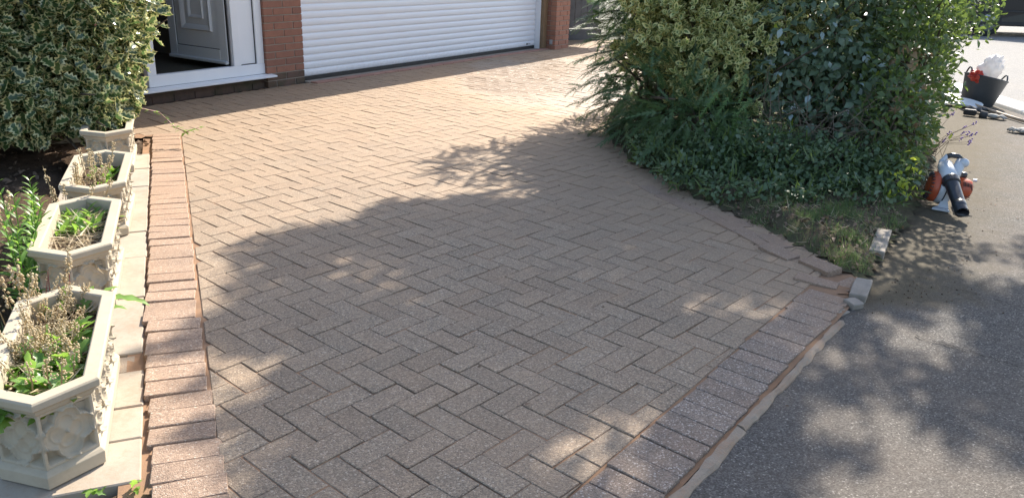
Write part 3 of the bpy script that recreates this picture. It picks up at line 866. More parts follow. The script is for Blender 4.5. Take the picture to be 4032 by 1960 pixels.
# the visible (outer) face of the opened leaf faces local +y
lb('leaf_frame', M['door_leaf'], (0, .115, -.06, .0, .03, 1.83), (LW - .115, LW, -.06, .0, .03, 1.83), (.116, LW - .116, -.06, .0, .03, .135), (.116, LW - .116, -.06, .0, 1.72, 1.83), ch=.004)
lb('weather_bar', M['door_leaf'], (0, LW, -.058, .028, .0, .034), ch=.008)
lb('panel', M['door_leaf'], (.12, LW - .12, -.05, -.014, .14, 1.715))
lb('gasket', M['gasket'], (.1165, LW - .1165, -.02, -.0095, .1355, .1415), (LW - .122, LW - .1165, -.02, -.0095, .142, 1.715))
def moulding(x0, x1, z0, z1, w, h):
    mb = MB()
    def ring(d, y): return [(x0 + d, y, z0 + d), (x1 - d, y, z0 + d), (x1 - d, y, z1 - d), (x0 + d, y, z1 - d)]
    rings = [ring(0, -.0142), ring(w * .2, -.014 + h), ring(w * .5, -.014 + h * .75), ring(w * .8, -.014 + h * .35), ring(w, -.0142)]
    vs = [v for r_ in rings for v in r_]; fs = []
    for i in range(4):
        for k in range(4): fs.append((i * 4 + k, i * 4 + (k + 1) % 4, (i + 1) * 4 + (k + 1) % 4, (i + 1) * 4 + k))
    return mb.add(vs, fs).build('moulding', M['door_leaf'], leaf)
moulding(.215, LW - .215, .30, .84, .06, .024); moulding(.335, LW - .335, .42, .72, .035, .016)
moulding(.215, LW - .215, .98, 1.6, .06, .024)
# garage door
gd = bpy.data.objects.new('garage_door', None); link(gd, house); gd.location = (0, .05, 0)
prof = [(.0, .0), (-.006, .004), (-.0115, .018), (-.0135, .036), (-.0120, .054), (-.0065, .069), (-.001, .0735), (.0, .0766)]
vs = [(x, y, z) for x in (.01, 4.80) for y, z in prof]; nq = len(prof)
fs = [(k, nq + k, nq + k + 1, k + 1) for k in range(nq - 1)]
sm = bpy.data.meshes.new('slat'); sm.from_pydata(vs, [], fs); sm.update(); sm.materials.append(M['slat'])
for k in range(28):
    o = bpy.data.objects.new('slat', sm); link(o, gd); o.location = (0, 0, .052 + .0766 * k)
hb('curtain_back', M['slat'], (.012, 4.798, .004, .02, .055, 2.2), parent=gd)
hb('bottom_seal', M['gasket'], (.012, 4.798, -.012, .02, .012, .0515), parent=gd)
hb('guide_rail', M['upvc'], (-.0045, .009, -.02, .06, .0, 2.2), parent=gd); hb('guide_rail', M['upvc'], (4.802, 4.812, -.10, .05, .0, 2.2), parent=gd)
lg = hb('maker_plate', M['gasket'], (4.565, 4.60, -.0155, -.0125, .075, .098), parent=gd)
hb('maker_strip', M['rail'], (4.603, 4.675, -.0150, -.0125, .080, .095), parent=gd)
hb('timber_post', M['post_wood'], (4.816, 4.926, -.105, .05, -.05, 2.2), ch=.004)
hb('socket_cover', M['rail'], (4.912, 4.9295, -.215, -.165, .075, .15), ch=.003)
th = bpy.data.objects.new('threshold', None); link(th, house)
hb('threshold_bed', M['mortar'], (.0, 4.9, -.06, .24, -.06, .008), parent=th)
for k in range(22):
    o = hb('tile', M['tile_pink'], (.02 + k * .222, .02 + k * .222 + .216, -.17, -.062, -.05, .012 + rbk.uniform(-.002, .002)), parent=th, ch=.004)
# roof; its unseen run past the pier is added to cast the shade strip
rfm = MB()
rfm.add([(-7, -.45, 2.5), (8.6, -.45, 2.5), (8.6, 3.0, 4.3), (-7, 3.0, 4.3), (8.6, 6.4, 2.5), (-7, 6.4, 2.5),
         (-7, -.45, 2.42), (8.6, -.45, 2.42), (8.6, 6.4, 2.42), (-7, 6.4, 2.42)],
        [(0, 1, 2, 3), (3, 2, 4, 5), (6, 7, 1, 0), (9, 6, 0, 3, 5), (7, 8, 4, 2, 1), (8, 9, 5, 4)])
rfm.build('roof', M['roof'], house)
hb('soffit', M['soffit'], (-6.98, 8.58, -.43, 6.38, 2.395, 2.418))
hb('added_canopy_post', M['post_wood'], (8.4, 8.5, -.3, -.2, -.05, 2.39)); hb('added_canopy_post', M['post_wood'], (8.4, 8.5, 6.0, 6.1, -.05, 2.39))  # unseen posts, added to hold up the added roof run

# side fence beyond the pier
fp = lf(5.42, -1.15); fence = empty('side_fence', (fp[0], fp[1], 0), PH - R(38), 'weathered grey board fence beside the brick garage pier', 'fence')
for k in range(16):
    MB().cbox(.115 * k, .115 * k + .111, -.010 + .004 * (k % 2), .012, .20, 1.8, .002).build('board', M['fence_wood'], fence)
MB().cbox(0, 1.9, -.02, .02, .0, .185, .004).build('gravel_board', M['fence_wood'], fence)
MB().cbox(-.11, -.002, -.05, .05, .0, 1.9, .004).build('post', M['fence_wood'], fence)
MB().cbox(0, 1.86, .014, .06, .4, .47, .003).build('rail', M['fence_wood'], fence)

# ------------------------------------------------------------------ planters
HW, HL, HA = .1525, .315, .425
HEX = [(HW, -HL), (HW, HL), (0, HA), (-HW, HL), (-HW, -HL), (0, -HA)]
def hexloft(prof, capb=False, capt=False):
    vs = []; fs = []; n = 6
    for d, z in prof: vs += [(x, y, z) for x, y in inset(HEX, d)]
    for i in range(len(prof) - 1):
        for k in range(n): fs.append((i * n + k, i * n + (k + 1) % n, (i + 1) * n + (k + 1) % n, (i + 1) * n + k))
    if capb: fs.append(tuple(range(n - 1, -1, -1)))
    if capt: fs.append(tuple((len(prof) - 1) * n + k for k in range(n)))
    return MB().add(vs, fs)
def panel_mesh(w, h, n, name):
    """relief facet: a row of n sunk quatrefoils; x along, z up, +y outwards"""
    st = .0032; nx = max(12, int(w / st)); nz = int(h / st)
    cw = w / n; r = min(cw, h) * .245; off = min(cw, h) * .19
    X, Z = np.meshgrid(np.linspace(0, w, nx + 1), np.linspace(0, h, nz + 1))
    bx = np.minimum(X, w - X); bz = np.minimum(Z, h - Z); bd = np.minimum(bx, bz)
    lx = (X % cw) - cw / 2; lx[:, -1] = cw / 2; lz = Z - h / 2
    def quat(k):
        d = np.full(X.shape, 9.)
        for a in (0, 90, 180, 270):
            d = np.minimum(d, np.hypot(lx - off * k * 1.25 * math.cos(R(a)), lz - off * k * 1.25 * math.sin(R(a))) - r * k)
        return d
    ss = lambda a, b, x: (lambda t: t * t * (3 - 2 * t))(np.clip((x - a) / (b - a), 0, 1))
    d1 = quat(1.0); d2 = quat(.62)
    y = -.024 * ss(.009, .012, bd)                                # sunk panel
    rim = np.exp(-(d1 / .0036) ** 2) * .022                       # raised cusp line
    dish = .015 * ss(.0, -.003, d1) - .008 * ss(-.002, -.034, d1)
    line = np.exp(-(d2 / .0030) ** 2) * .0045 * ss(0, -.004, d1)
    y = y + (rim + dish * ss(.010, .014, bd) + line) * ss(.004, .012, bd)
    V = np.stack([X.ravel(), y.ravel(), Z.ravel()], 1)
    i = np.arange(nx)[None, :] + (np.arange(nz) * (nx + 1))[:, None]; i = i.ravel()
    F = np.stack([i, i + 1, i + nx + 2, i + nx + 1], 1)
    o = mesh_np(name, V, F, M['cast'], smooth=True)
    me = o.data; bpy.data.objects.remove(o); return me
IN = inset(HEX, .028)
pm_end = panel_mesh(math.dist(IN[1], IN[2]), .162, 1, 'relief_panel'); pm_side = panel_mesh(math.dist(IN[0], IN[1]), .162, 4, 'relief_panel')
def planter_soil(name, parent):
    V = []; F = []; nr = 9; poly = inset(HEX, .047); P = []
    for i in range(6):
        a, b = Vector(poly[i]), Vector(poly[(i + 1) % 6])
        for t in range(5): P.append(a.lerp(b, t / 5))
    m_ = len(P)
    for j in range(nr):
        k = 1 - j / nr
        for p in P:
            q = p * k; V.append((q.x, q.y, .195 + .014 * noise.noise(Vector((q.x * 14, q.y * 14, 1))) + .008 * (1 - k)))
    V.append((0, 0, .205))
    fs = [(j * m_ + i, j * m_ + (i + 1) % m_, (j + 1) * m_ + (i + 1) % m_, (j + 1) * m_ + i) for j in range(nr - 1) for i in range(m_)]
    fs += [((nr - 1) * m_ + i, (nr - 1) * m_ + (i + 1) % m_, nr * m_) for i in range(m_)]
    return MB().add(V, fs).build(name, M['soil'], parent, smooth=True)
def make_planter():
    t = empty('stone_planter', (0, 0, 0))
    hexloft([(.020, 0), (.018, .004), (.016, .038), (.022, .046), (.030, .053), (.046, .053)], capb=True).build('base', M['cast'], t, bevel=.002)
    hexloft([(.052, .05), (.052, .215)]).build('body', M['cast'], t)
    for k in range(6):
        me = pm_side if k in (0, 3) else pm_end
        a, b = IN[(k + 1) % 6], IN[k]
        o = bpy.data.objects.new('relief_panel', me); link(o, t)
        o.location = (a[0], a[1], .0525); o.rotation_euler = (0, 0, math.atan2(b[1] - a[1], b[0] - a[0]))
    hexloft([(.034, .2135), (.026, .2135), (.020, .222), (.017, .232), (.006, .238), (.001, .243), (0, .260), (.004, .266), (.040, .266), (.045, .262), (.050, .17)]).build('rim', M['cast'], t, bevel=.0015)
    planter_soil('soil', t)
    return t
plab = ['nearest cream stone planter, full of dried seed heads, at the lower left corner', 'second nearest cream stone planter, filled with straw and green shoots', 'third cream stone planter, with seed stalks and small green leaves in dark soil', 'farthest roadside cream stone planter, touching the holly, with a trailing stem', 'shaded stone planter half hidden under the holly bush']
def place_pl(v2, ang):
    """location from the front right corner of the rim"""
    ax = np.array([-math.sin(ang), math.cos(ang)]); rx = np.array([math.cos(ang), math.sin(ang)])
    return np.array(v2) - rx * HW + ax * HL
specs = [((-1.146, 1.995), R(21.5)), ((-1.615, 3.055), R(21.8)), ((-1.965, 3.935), R(21.2)), ((-2.475, 5.13), R(22.5))]
PL = []
proto = make_planter()
for i, (v2, a) in enumerate(specs):
    o = proto if i == 0 else copy_tree(proto)
    c = place_pl(v2, a); o.location = (c[0], c[1], -.006); o.rotation_euler = (0, 0, a)
    o.scale = (1, 1, 1.07); tag(o, plab[i], 'planter', 'cream quatrefoil planters along the flower bed'); PL.append(o)
o = copy_tree(proto); o.location = (-3.42, 5.98, -.02); o.rotation_euler = (0, 0, R(-60)); tag(o, plab[4], 'planter', 'cream quatrefoil planters along the flower bed')
def pw(i, x, y, z):
    o = PL[i]; a = o.rotation_euler[2]
    return np.array([o.location.x + x * math.cos(a) - y * math.sin(a), o.location.y + x * math.sin(a) + y * math.cos(a), o.location.z + z])

# ------------------------------------------------------------------ plants in and by the planters
OCT = np.array([(1, 0, 0), (0, 1, 0), (-1, 0, 0), (0, -1, 0), (0, 0, 1), (0, 0, -1)], float)
OCF = np.array([(0, 1, 4), (1, 2, 4), (2, 3, 4), (3, 0, 4), (1, 0, 5), (2, 1, 5), (3, 2, 5), (0, 3, 5)])
def beads(name, P, S, mat, parent=None, base=None):
    P = np.asarray(P); n = len(P); S = np.broadcast_to(np.asarray(S), (n,))
    W = (P[:, None] + OCT[None] * S[:, None, None] * rng.uniform(.75, 1.2, (n, 1, 3))).reshape(-1, 3)
    F = (OCF[None] + (np.arange(n) * 6)[:, None, None]).reshape(-1, 3)
    return mesh_np(name, W, F, mat, parent, {'rnd': np.repeat(rng.random(n), 6), 'edge': np.ones(n * 6)}, base=base)
def seed_clump(name, roots, hts, label, nb=26, lean=.22, bead=.0052):
    base = np.mean(roots, 0); t = empty(name, base, 0, label, 'plant')
    mb = MB(); BP = []
    for r_, h in zip(roots, hts):
        L = rng.normal(0, lean, 2); top = r_ + np.array([L[0] * h, L[1] * h, h]); mid = (r_ + top) / 2 + np.array([*rng.normal(0, .012, 2), 0])
        pts = [tuple(r_ - base), tuple(mid - base), tuple(top - base)]
        mb.tube(pts, [.0032, .0026, .0014], 4)
        m_ = int(nb * rng.uniform(.6, 1.2)); tt = rng.uniform(.45, 1.0, m_)
        for q in tt:
            c = (1 - q) ** 2 * r_ + 2 * q * (1 - q) * mid + q * q * top
            a = rng.uniform(0, 6.28); rr = .013 * (1.25 - .55 * q)
            BP.append(c + np.array([rr * math.cos(a), rr * math.sin(a), rng.normal(0, .002)]) - base)
    tag(mb.build('stalks', M['stem_dry'], t), kind='stuff'); tag(beads('seed_pods', BP, bead, M['seed'], t), kind='stuff')
    return t
def tuft(name, roots, size, tm, mat, label, per=6, spread=.9, cat='plant', part='leaves', up_=.6, size_j=.35):
    roots = np.asarray(roots); base = roots.mean(0)
    P = np.repeat(roots, per, 0) + rng.normal(0, .008, (len(roots) * per, 3)) * np.array([1, 1, .2])
    n = len(P); a = rng.uniform(0, 6.283, n); el = rng.uniform(up_ - .5, up_ + .5, n)
    D = np.stack([np.cos(a) * np.cos(el), np.sin(a) * np.cos(el), np.sin(el)], 1); D[:, :2] *= spread
    t = empty(name, base, 0, label, cat)
    cloud(part, tm, P - base, D, np.tile([0, 0, 1.], (n, 1)) + rng.normal(0, .25, (n, 3)), size * (1 + size_j * rng.normal(0, 1, n)).clip(.4, 1.8), mat, t)
    return t
def straw(name, i, n, y0, y1, label, z=.215):
    P = np.array([pw(i, rng.uniform(-.085, .085), rng.uniform(y0, y1), z + rng.uniform(-.012, .02)) for _ in range(n)])
    base = P.mean(0); a = rng.uniform(0, 6.283, n)
    D = np.stack([np.cos(a), np.sin(a), rng.normal(.1, .2, n)], 1)
    t = empty(name, base, 0, label, 'straw')
    cloud('stalks', T_blade(.06, .18), P - base, D, np.tile([0, 0, 1.], (n, 1)) + rng.normal(0, .5, (n, 3)), rng.uniform(.05, .15, n), M['straw'], t)
def stalk_plant(name, roots, hts, label, leaf=.075, mat='bright_leaf', stem='bright_leaf', pairs=9, lean=.12, tm=None):
    roots = np.asarray(roots); base = roots.mean(0); t = empty(name, base, 0, label, 'plant'); mb = MB(); P = []; D = []; S = []
    for r_, h in zip(roots, hts):
        L = rng.normal(0, lean, 2); top = r_ + np.array([L[0] * h, L[1] * h, h])
        mb.tube([tuple(r_ - base), tuple((r_ + top) / 2 - base + np.array([*rng.normal(0, .004, 2), 0])), tuple(top - base)], [.0035, .0028, .0015], 5)
        for k in range(pairs):
            q = .15 + .85 * k / (pairs - 1); c = r_ + (top - r_) * q - base; a0 = k * 1.57 + rng.normal(0, .3)
            for s_ in (0, math.pi):
                e = .35 + .5 * q
                P.append(c); D.append((math.cos(a0 + s_) * math.cos(e), math.sin(a0 + s_) * math.cos(e), math.sin(e))); S.append(leaf * (1.15 - .6 * q) * rng.uniform(.8, 1.2))
    mb.build('stems', M[stem], t)
    cloud('leaves', tm or T_oval(.26, .05, .22), P, D, np.tile([0, 0, 1.], (len(P), 1)), np.array(S), M[mat], t)
    return t
# nearest planter
roots = np.array([pw(0, rng.uniform(-.10, .075), rng.uniform(-.12, .37) if rng.random() < .85 else rng.uniform(-.3, 0), .2) for _ in range(62)])
seed_clump('grape_hyacinth', roots, rng.uniform(.06, .15, 62), 'mass of pale dried seed heads in the nearest planter', 44, .22, .0038)
roots = np.array([pw(0, rng.uniform(-.09, .06), rng.uniform(-.36, .12), .2) for _ in range(36)])
tuft('thistle', roots, .078, T_lobed(.34), M['bright_leaf'], 'jagged green weed leaves at the front of the nearest planter', 5, .9)
straw('dry_straw', 0, 260, -.3, .3, 'pale dry straw littering the nearest planter')
tuft('lobed_weed', [pw(0, .04, .36, .205), pw(0, -.02, .31, .205), pw(0, .06, .3, .21)], .10, T_lobed(.34), M['bright_leaf'], 'green weed with long lobed leaves behind the nearest planter', 4, .9)
t = empty('overhanging_leaf', pw(0, .07, .33, .24), 0, 'single long green leaf reaching over the planter rim onto the slabs', 'leaf')
cloud('blade', T_lobed(.24), np.zeros((2, 3)), [(ER[0] * .98, ER[1] - .25, .12), (ER[0] * .6, ER[1] + .5, .5)], [(0, 0, 1.), (0, 0, 1)], np.array([.19, .11]), M['bright_leaf'], t)
stalk_plant('herb_robert', [pw(0, -.13 + .03 * k, .47 + .02 * (k % 2), .0) for k in range(5)], [.27, .30, .25, .31, .28], 'reddish wispy weed with tiny pink flowers between the first two planters', .03, 'litter', 'stem_red', 8, .25)
# second planter
straw('dry_grass', 1, 420, -.32, .33, 'thick dry straw covering the second planter')
roots = np.array([pw(1, -.24 + .10 * rng.random(), -.34 + .042 * k, -.02) for k in range(16)])
stalk_plant('willowherb', roots, rng.uniform(.30, .46, 16), 'bright green leafy stalks standing left of the second planter', .085)
roots = np.array([pw(1, rng.uniform(-.10, .05), rng.uniform(.05, .32), .2) for _ in range(22)])
tuft('grass_clump', roots, .062, T_oval(.28, .08, .3), M['bright_leaf'], 'green leafy clump at the back of the second planter', 12, .9, up_=.7)
roots = np.array([pw(1, rng.uniform(-.10, .10), rng.uniform(.28, .37), .2) for _ in range(14)])
tuft('chickweed', roots, .035, T_oval(.5), M['bright_leaf'], 'small round leaved weed at the far end of the second planter', 10, .9)
# third planter
roots = np.array([pw(2, rng.uniform(-.10, .03), rng.uniform(-.28, .12), .2) for _ in range(17)])
seed_clump('seed_stalks', roots, rng.uniform(.10, .20, 17), 'few tall beaded seed stalks in the third planter', 34)
roots = np.array([pw(2, rng.uniform(-.02, .07), rng.uniform(-.1, .25), .2) for _ in range(10)])
tuft('seedling', roots, .065, T_oval(.5), M['bright_leaf'], 'glossy green seedling in the soil of the third planter', 7, .9)
roots = np.array([pw(1, rng.uniform(-.12, -.02), rng.uniform(.44, .56), .0) for _ in range(5)])
seed_clump('tall_seed_stalks', roots, np.array([.36, .40, .34, .42, .3]), 'tall yellow stalks with seed tops between second and third planters', 36)
roots = np.array([(-2.45, 3.72, -.03), (-2.42, 3.66, -.03), (-2.55, 3.95, -.03)])
seed_clump('bed_seed_stalks', roots, np.array([.30, .24, .18]), 'beaded seed stalks in the dark bed left of the third planter', 26, .15, .009)
roots = np.array([(-2.62, 3.35, -.03), (-2.56, 3.42, -.03), (-2.50, 3.30, -.03), (-2.68, 3.5, -.03), (-2.46, 3.40, -.03)])
stalk_plant('leafy_weed', roots, [.22, .26, .2, .18, .22], 'bright green pointed weed in the bed at the left edge', .10)
roots = np.array([(-2.02 + .05 * rng.normal(), 2.60 + .10 * rng.normal(), -.03) for _ in range(60)])
tuft('moss_patch', roots, .035, T_blade(.14, .5), M['grass'], 'mossy tuft in the bed behind the nearest planter', 10, .9)
roots = np.array([(-1.68 + .06 * rng.normal(), 2.62 + .10 * rng.normal(), -.02) for _ in range(9)])
seed_clump('big_seed_heads', roots, rng.uniform(.26, .40, 9), 'brown bulbous seed heads rising beside the nearest planter', 40, .15, .007)
roots = np.array([(-1.08 + .05 * rng.normal(), 1.86 + .03 * rng.normal(), -.02) for _ in range(6)])
tuft('edge_weed', np.array([(-1.04, 1.90, -.02), (-1.12, 1.87, -.02)]), .055, T_lobed(.3), M['bright_leaf'], 'small green weed at the near end of the slabs', 3, .9)
# trailing stem from the last planter
t = empty('trailing_stem', pw(3, .0, .15, .21), 0, 'reddish trailing stem with small leaves reaching from the far planter over the edging', 'plant')
b0 = pw(3, .0, .15, .21)
path = [pw(3, .0, .15, .21), pw(3, .08, .2, .30), pw(3, .15, .22, .33), np.array([-2.60, 5.83, .25]), np.array([-2.50, 5.83, .15]), np.array([-2.42, 5.82, .11]), np.array([-2.33, 5.85, .14])]
MB().tube([tuple(p - b0) for p in path], [.003] * 6 + [.0015], 5).build('stem', M['stem_red'], t)
P = []; D = []
for i in range(len(path) - 1):
    for q in np.linspace(0, 1, 6):
        for s_ in (-1, 1):
            P.append(path[i] * (1 - q) + path[i + 1] * q - b0); a = rng.uniform(0, 6.28); D.append((math.cos(a), math.sin(a), rng.uniform(-.5, .3)))
cloud('leaves', T_oval(.45), P, D, np.tile([0, 0, 1.], (len(P), 1)), rng.uniform(.025, .05, len(P)), M['bright_leaf'], t)
roots = np.array([pw(3, rng.uniform(-.09, .05), rng.uniform(.1, .36), .2) for _ in range(12)])
tuft('periwinkle', roots, .055, T_oval(.45), M['bright_leaf'], 'small bright leaves at the back of the far planter', 6, .9)
# litter on the bed
n = 1500; P = []
while len(P) < n:
    x, y = rng.uniform(-4.6, -1.3), rng.uniform(1.7, 7.2)
    if bed_keep(x, y) and (np.dot((x - E0[0], y - E0[1]), ER) < -.74 or np.dot((x - E0[0], y - E0[1]), E2) > 4.2): P.append((x, y, bed_z(x, y) + .012))
a = rng.uniform(0, 6.283, n)
lt = cloud('leaf_litter', T_oval(.5, .3, .3), P, np.stack([np.cos(a), np.sin(a), rng.normal(0, .35, n)], 1), np.tile([0, 0, 1.], (n, 1)) + rng.normal(0, .6, (n, 3)), rng.uniform(.02, .055, n), M['litter'])
tag(lt, 'brown dry leaf litter scattered over the flower bed soil', 'leaf litter', kind='stuff')

# ------------------------------------------------------------------ shrubs
def branches(mb, root, tips, r0=.02, wob=.05, seed=0):
    rr = random.Random(seed)
    for tp in tips:
        p = [Vector(root).lerp(Vector(tp), q) + Vector((rr.gauss(0, wob), rr.gauss(0, wob), rr.gauss(0, wob) + .12 * math.sin(q * 3.14))) * (1 if 0 < q < 1 else 0) for q in (0, .3, .6, 1)]
        mb.tube([tuple(v) for v in p], [r0, r0 * .7, r0 * .45, r0 * .15], 5)
def shrub_leaves(name, blobs, n, tm, size, mat, root, parent, inner=.55, amp=.3, seed=1., droop=0., flat=.45, jit=.6, outw=.5):
    P, Oo = shell(blobs, n, inner, amp, seed)
    m_ = len(P)
    D = Oo * outw + dirs(m_) * jit + np.array([0, 0, -droop]); N = Oo * .6 + np.array([0, 0, flat]) + rng.normal(0, .35, (m_, 3))
    S = size * rng.uniform(.65, 1.25, m_)
    return cloud(name, tm, P - np.array(root), D, N, S, mat, parent)
def rosettes(name, blobs, n, tm, size, mat, root, parent, per=8, amp=.3, seed=1., inner=.78):
    P, Oo = shell(blobs, n, inner, amp, seed); m_ = len(P)
    ax = nrmz(Oo + np.array([0, 0, .55]) + rng.normal(0, .3, (m_, 3)))
    PP = np.repeat(P, per, 0); AX = np.repeat(ax, per, 0)
    side = dirs(m_ * per); side = nrmz(side - AX * (side * AX).sum(1, keepdims=True))
    k = np.tile(np.linspace(.25, 1.1, per), m_)[:, None]
    D = AX * (1.2 - k) + side * k; N = AX * 1.0 - side * .25
    return cloud(name, tm, PP - np.array(root) - AX * .012 * k, D, N, size * rng.uniform(.7, 1.2, m_ * per), mat, parent, rnd=np.repeat(rng.random(m_), per))
# variegated holly
root = (-3.55, 5.75, -.03)
hl = empty('holly_bush', root, 0, 'large variegated holly bush with cream edged spiny leaves beside the front door', 'bush')
HB = [(-3.50, 5.80, .95, .80, .75, .70), (-3.02, 5.62, .72, .42, .42, .40), (-2.98, 5.90, 1.08, .42, .42, .48), (-3.75, 5.05, .85, .55, .42, .58), (-3.35, 5.32, .62, .50, .36, .36), (-3.35, 5.7, 1.55, .80, .75, .55), (-3.0, 5.38, .40, .30, .24, .20), (-3.55, 5.15, .48, .55, .35, .30), (-3.1, 5.55, .45, .35, .3, .25), (-3.25, 5.22, .36, .42, .28, .22), (-2.86, 5.36, .36, .20, .18, .16), (-3.8, 4.95, .48, .42, .32, .32), (-2.80, 5.62, .42, .16, .2, .18)]
shrub_leaves('foliage', HB, 12500, T_holly(), .092, M['holly'], root, hl, .62, .30, 2., .1, .5, .8, .6)
mb = MB(); branches(mb, (0, 0, 0), [np.array(b[:3]) - np.array(root) + rng.normal(0, .2, 3) for b in HB for _ in range(4)], .03, .05, 4); mb.build('branches', M['bark'], hl)
# yew
root = (1.30, 7.55, 0.0)
yw = empty('yew_bush', root, 0, 'dark green yew with feathery sprays reaching over the drive, left end of the planting', 'bush')
YB = [(1.35, 7.6, .85, .62, .75, .85), (1.15, 6.85, .55, .48, .5, .5), (1.25, 6.25, .33, .5, .42, .36), (1.60, 7.2, 1.5, .8, .8, .6), (1.35, 5.75, .28, .40, .34, .26), (.88, 7.75, 1.72, .42, .42, .36), (1.25, 7.4, 1.2, .55, .5, .4)]
P, Oo = shell(YB, 4200, .6, .3, 6.); m_ = len(P)
D = Oo * np.array([1, 1, .5]) + rng.normal(0, .45, (m_, 3)); D[:, 2] -= .12
cloud('sprays', T_spray(17, .25), P - np.array(root), D, np.tile([0, 0, 1.], (m_, 1)) + rng.normal(0, .35, (m_, 3)), rng.uniform(.11, .22, m_), M['yew'], yw)
# long sprays sticking out to the left over the drive
PP = []; DD = []; SS = []; mb = MB()
for (x, y, z, dx, dy, dz, L) in [(.95, 7.3, .98, -1, -.25, .08, .42), (.95, 7.3, .80, -1, -.2, .0, .40), (.98, 7.35, .66, -1, -.25, -.02, .46), (.95, 7.2, .62, -1, -.35, -.12, .36), (.98, 7.2, .44, -1, -.15, -.02, .48), (.95, 7.15, .36, -1, -.25, -.10, .42), (.95, 7.0, .27, -1, -.3, -.12, .40), (.98, 6.8, .15, -1, -.2, -.08, .36), (1.0, 7.45, 1.15, -1, -.1, .15, .35), (.95, 6.7, .45, -1, -.4, -.1, .3), (1.0, 6.5, .25, -1, -.5, -.12, .28), (1.0, 7.5, .90, -1, 0, .05, .45)]:
    d = Vector((dx, dy, dz)).normalized(); p0 = Vector((x, y, z)); pts = []
    for q in (0, .33, .66, 1): pts.append(p0 + d * (L * q) + Vector((0, 0, -.10 * q * q)))
    mb.tube([tuple(p - Vector(root)) for p in pts], [.007, .005, .003, .001], 5)
    for q in np.linspace(.1, 1, 11):
        p = p0 + d * (L * q) + Vector((0, 0, -.10 * q * q))
        for s_ in (-1, 1):
            sd = Vector((-d.y, d.x, 0)) * s_
            PP.append(p - Vector(root)); DD.append(d * .8 + sd * rng.uniform(.35, .9) + Vector((0, 0, rng.normal(-.1, .15)))); SS.append(rng.uniform(.11, .21) * (1.2 - .5 * q))
cloud('long_sprays', T_spray(15, .3), np.array(PP), np.array(DD), np.tile([0, 0, 1.], (len(PP), 1)) + rng.normal(0, .3, (len(PP), 3)), np.array(SS), M['yew'], yw)
branches(mb, (0, 0, 0), [np.array(b[:3]) - np.array(root) + rng.normal(0, .25, 3) for b in YB for _ in range(5)], .03, .05, 7); mb.build('branches', M['bark'], yw)
# fresh bright yew sprig hanging at the front
base = np.array([1.50, 5.55, .45]); t = empty('fresh_yew_sprig', base, 0, 'light green feathery sprig hanging in front of the dark yew', 'sprig')
PP = rng.normal(0, 1, (26, 3)) * np.array([.07, .03, .13]) + np.array([0, 0, -.05]); DD = np.tile([-.25, -.35, -.8], (26, 1)) + rng.normal(0, .4, (26, 3))
cloud('needles', T_spray(14, .1), PP, DD, np.tile([0, -1., .3], (26, 1)) + rng.normal(0, .2, (26, 3)), rng.uniform(.13, .2, 26), M['yew_tip'], t)
# golden euonymus
root = (1.75, 6.75, 0.0)
eu = empty('euonymus_bush', root, 0, 'golden edged euonymus bush with yellow and green leaf rosettes', 'bush')
EB = [(1.55, 6.75, 1.02, .48, .42, .42), (1.22, 6.75, .80, .34, .34, .26), (1.62, 6.45, .72, .42, .34, .30), (2.0, 6.6, 1.12, .45, .40, .36), (1.40, 6.50, .55, .30, .26, .20), (1.75, 6.9, 1.5, .7, .6, .4), (1.02, 7.0, .66, .22, .22, .12), (1.30, 6.55, .95, .4, .32, .3), (1.85, 6.30, .85, .36, .28, .24), (1.15, 6.85, 1.15, .36, .36, .25)]
rosettes('foliage', EB, 2900, T_oval(.52, .16, .10), .064, M['euonymus'], root, eu, 7, .28, 3.)
E2b = [(1.78, 6.05, .40, .17, .12, .10), (1.95, 5.85, .27, .12, .10, .10), (2.30, 6.2, 1.05, .25, .2, .2)]
rosettes('low_foliage', E2b, 75, T_oval(.55, .16, .10), .055, M['euonymus'], root, eu, 6, .25, 9., .2)
mb = MB(); branches(mb, (0, 0, 0), [np.array(b[:3]) - np.array(root) + rng.normal(0, .2, 3) for b in EB + E2b for _ in range(5)], .02, .05, 9); mb.build('branches', M['bark'], eu)
# blue green shrub in the middle
root = (2.35, 6.45, 0.0)
hs = empty('honeysuckle_bush', root, 0, 'blue green honeysuckle with broad dull leaves in the middle of the planting', 'bush')
SB = [(2.25, 6.30, .95, .52, .42, .40), (2.45, 6.10, .62, .50, .34, .32), (2.05, 6.10, .62, .36, .28, .26), (2.5, 6.5, 1.45, .7, .6, .4), (2.65, 5.85, .45, .28, .24, .24), (2.25, 5.8, .36, .36, .22, .16)]
shrub_leaves('foliage', SB + [(2.3, 7.2, .8, .9, .5, .85)], 7600, T_oval(.60, .12, .18), .072, M['honeysuckle'], root, hs, .45, .4, 4., .25, .7, .6, .6)
shrub_leaves('pale_leaves', SB, 300, T_oval(.55, .10, .25), .070, M['honeysuckle_pale'], root, hs, .92, .4, 4., .3, .9, .5, .6)
mb = MB(); branches(mb, (0, -.1, 0), [np.array(b[:3]) - np.array(root) + rng.normal(0, .25, 3) for b in SB for _ in range(9)], .014, .06, 12); mb.build('stems', M['twig'], hs)
for bc in ((1.99, 5.86, .44), (2.32, 5.72, .44), (2.47, 5.72, .45)):
    P = np.array(bc) + rng.normal(0, .014, (16, 3)) - np.array(root); beads('blossom', P, .006, M['blossom'], hs)
shrub_leaves('small_leaves', SB, 2200, T_oval(.4, .12, .12), .036, M['privet'], root, hs, .7, .45, 6., .1, .5, .8, .6)
shrub_leaves('yellowed_leaves', SB, 90, T_oval(.5, .12, .2), .05, M['lime_leaf'], root, hs, .9, .45, 6., .3, .6, .8, .6)
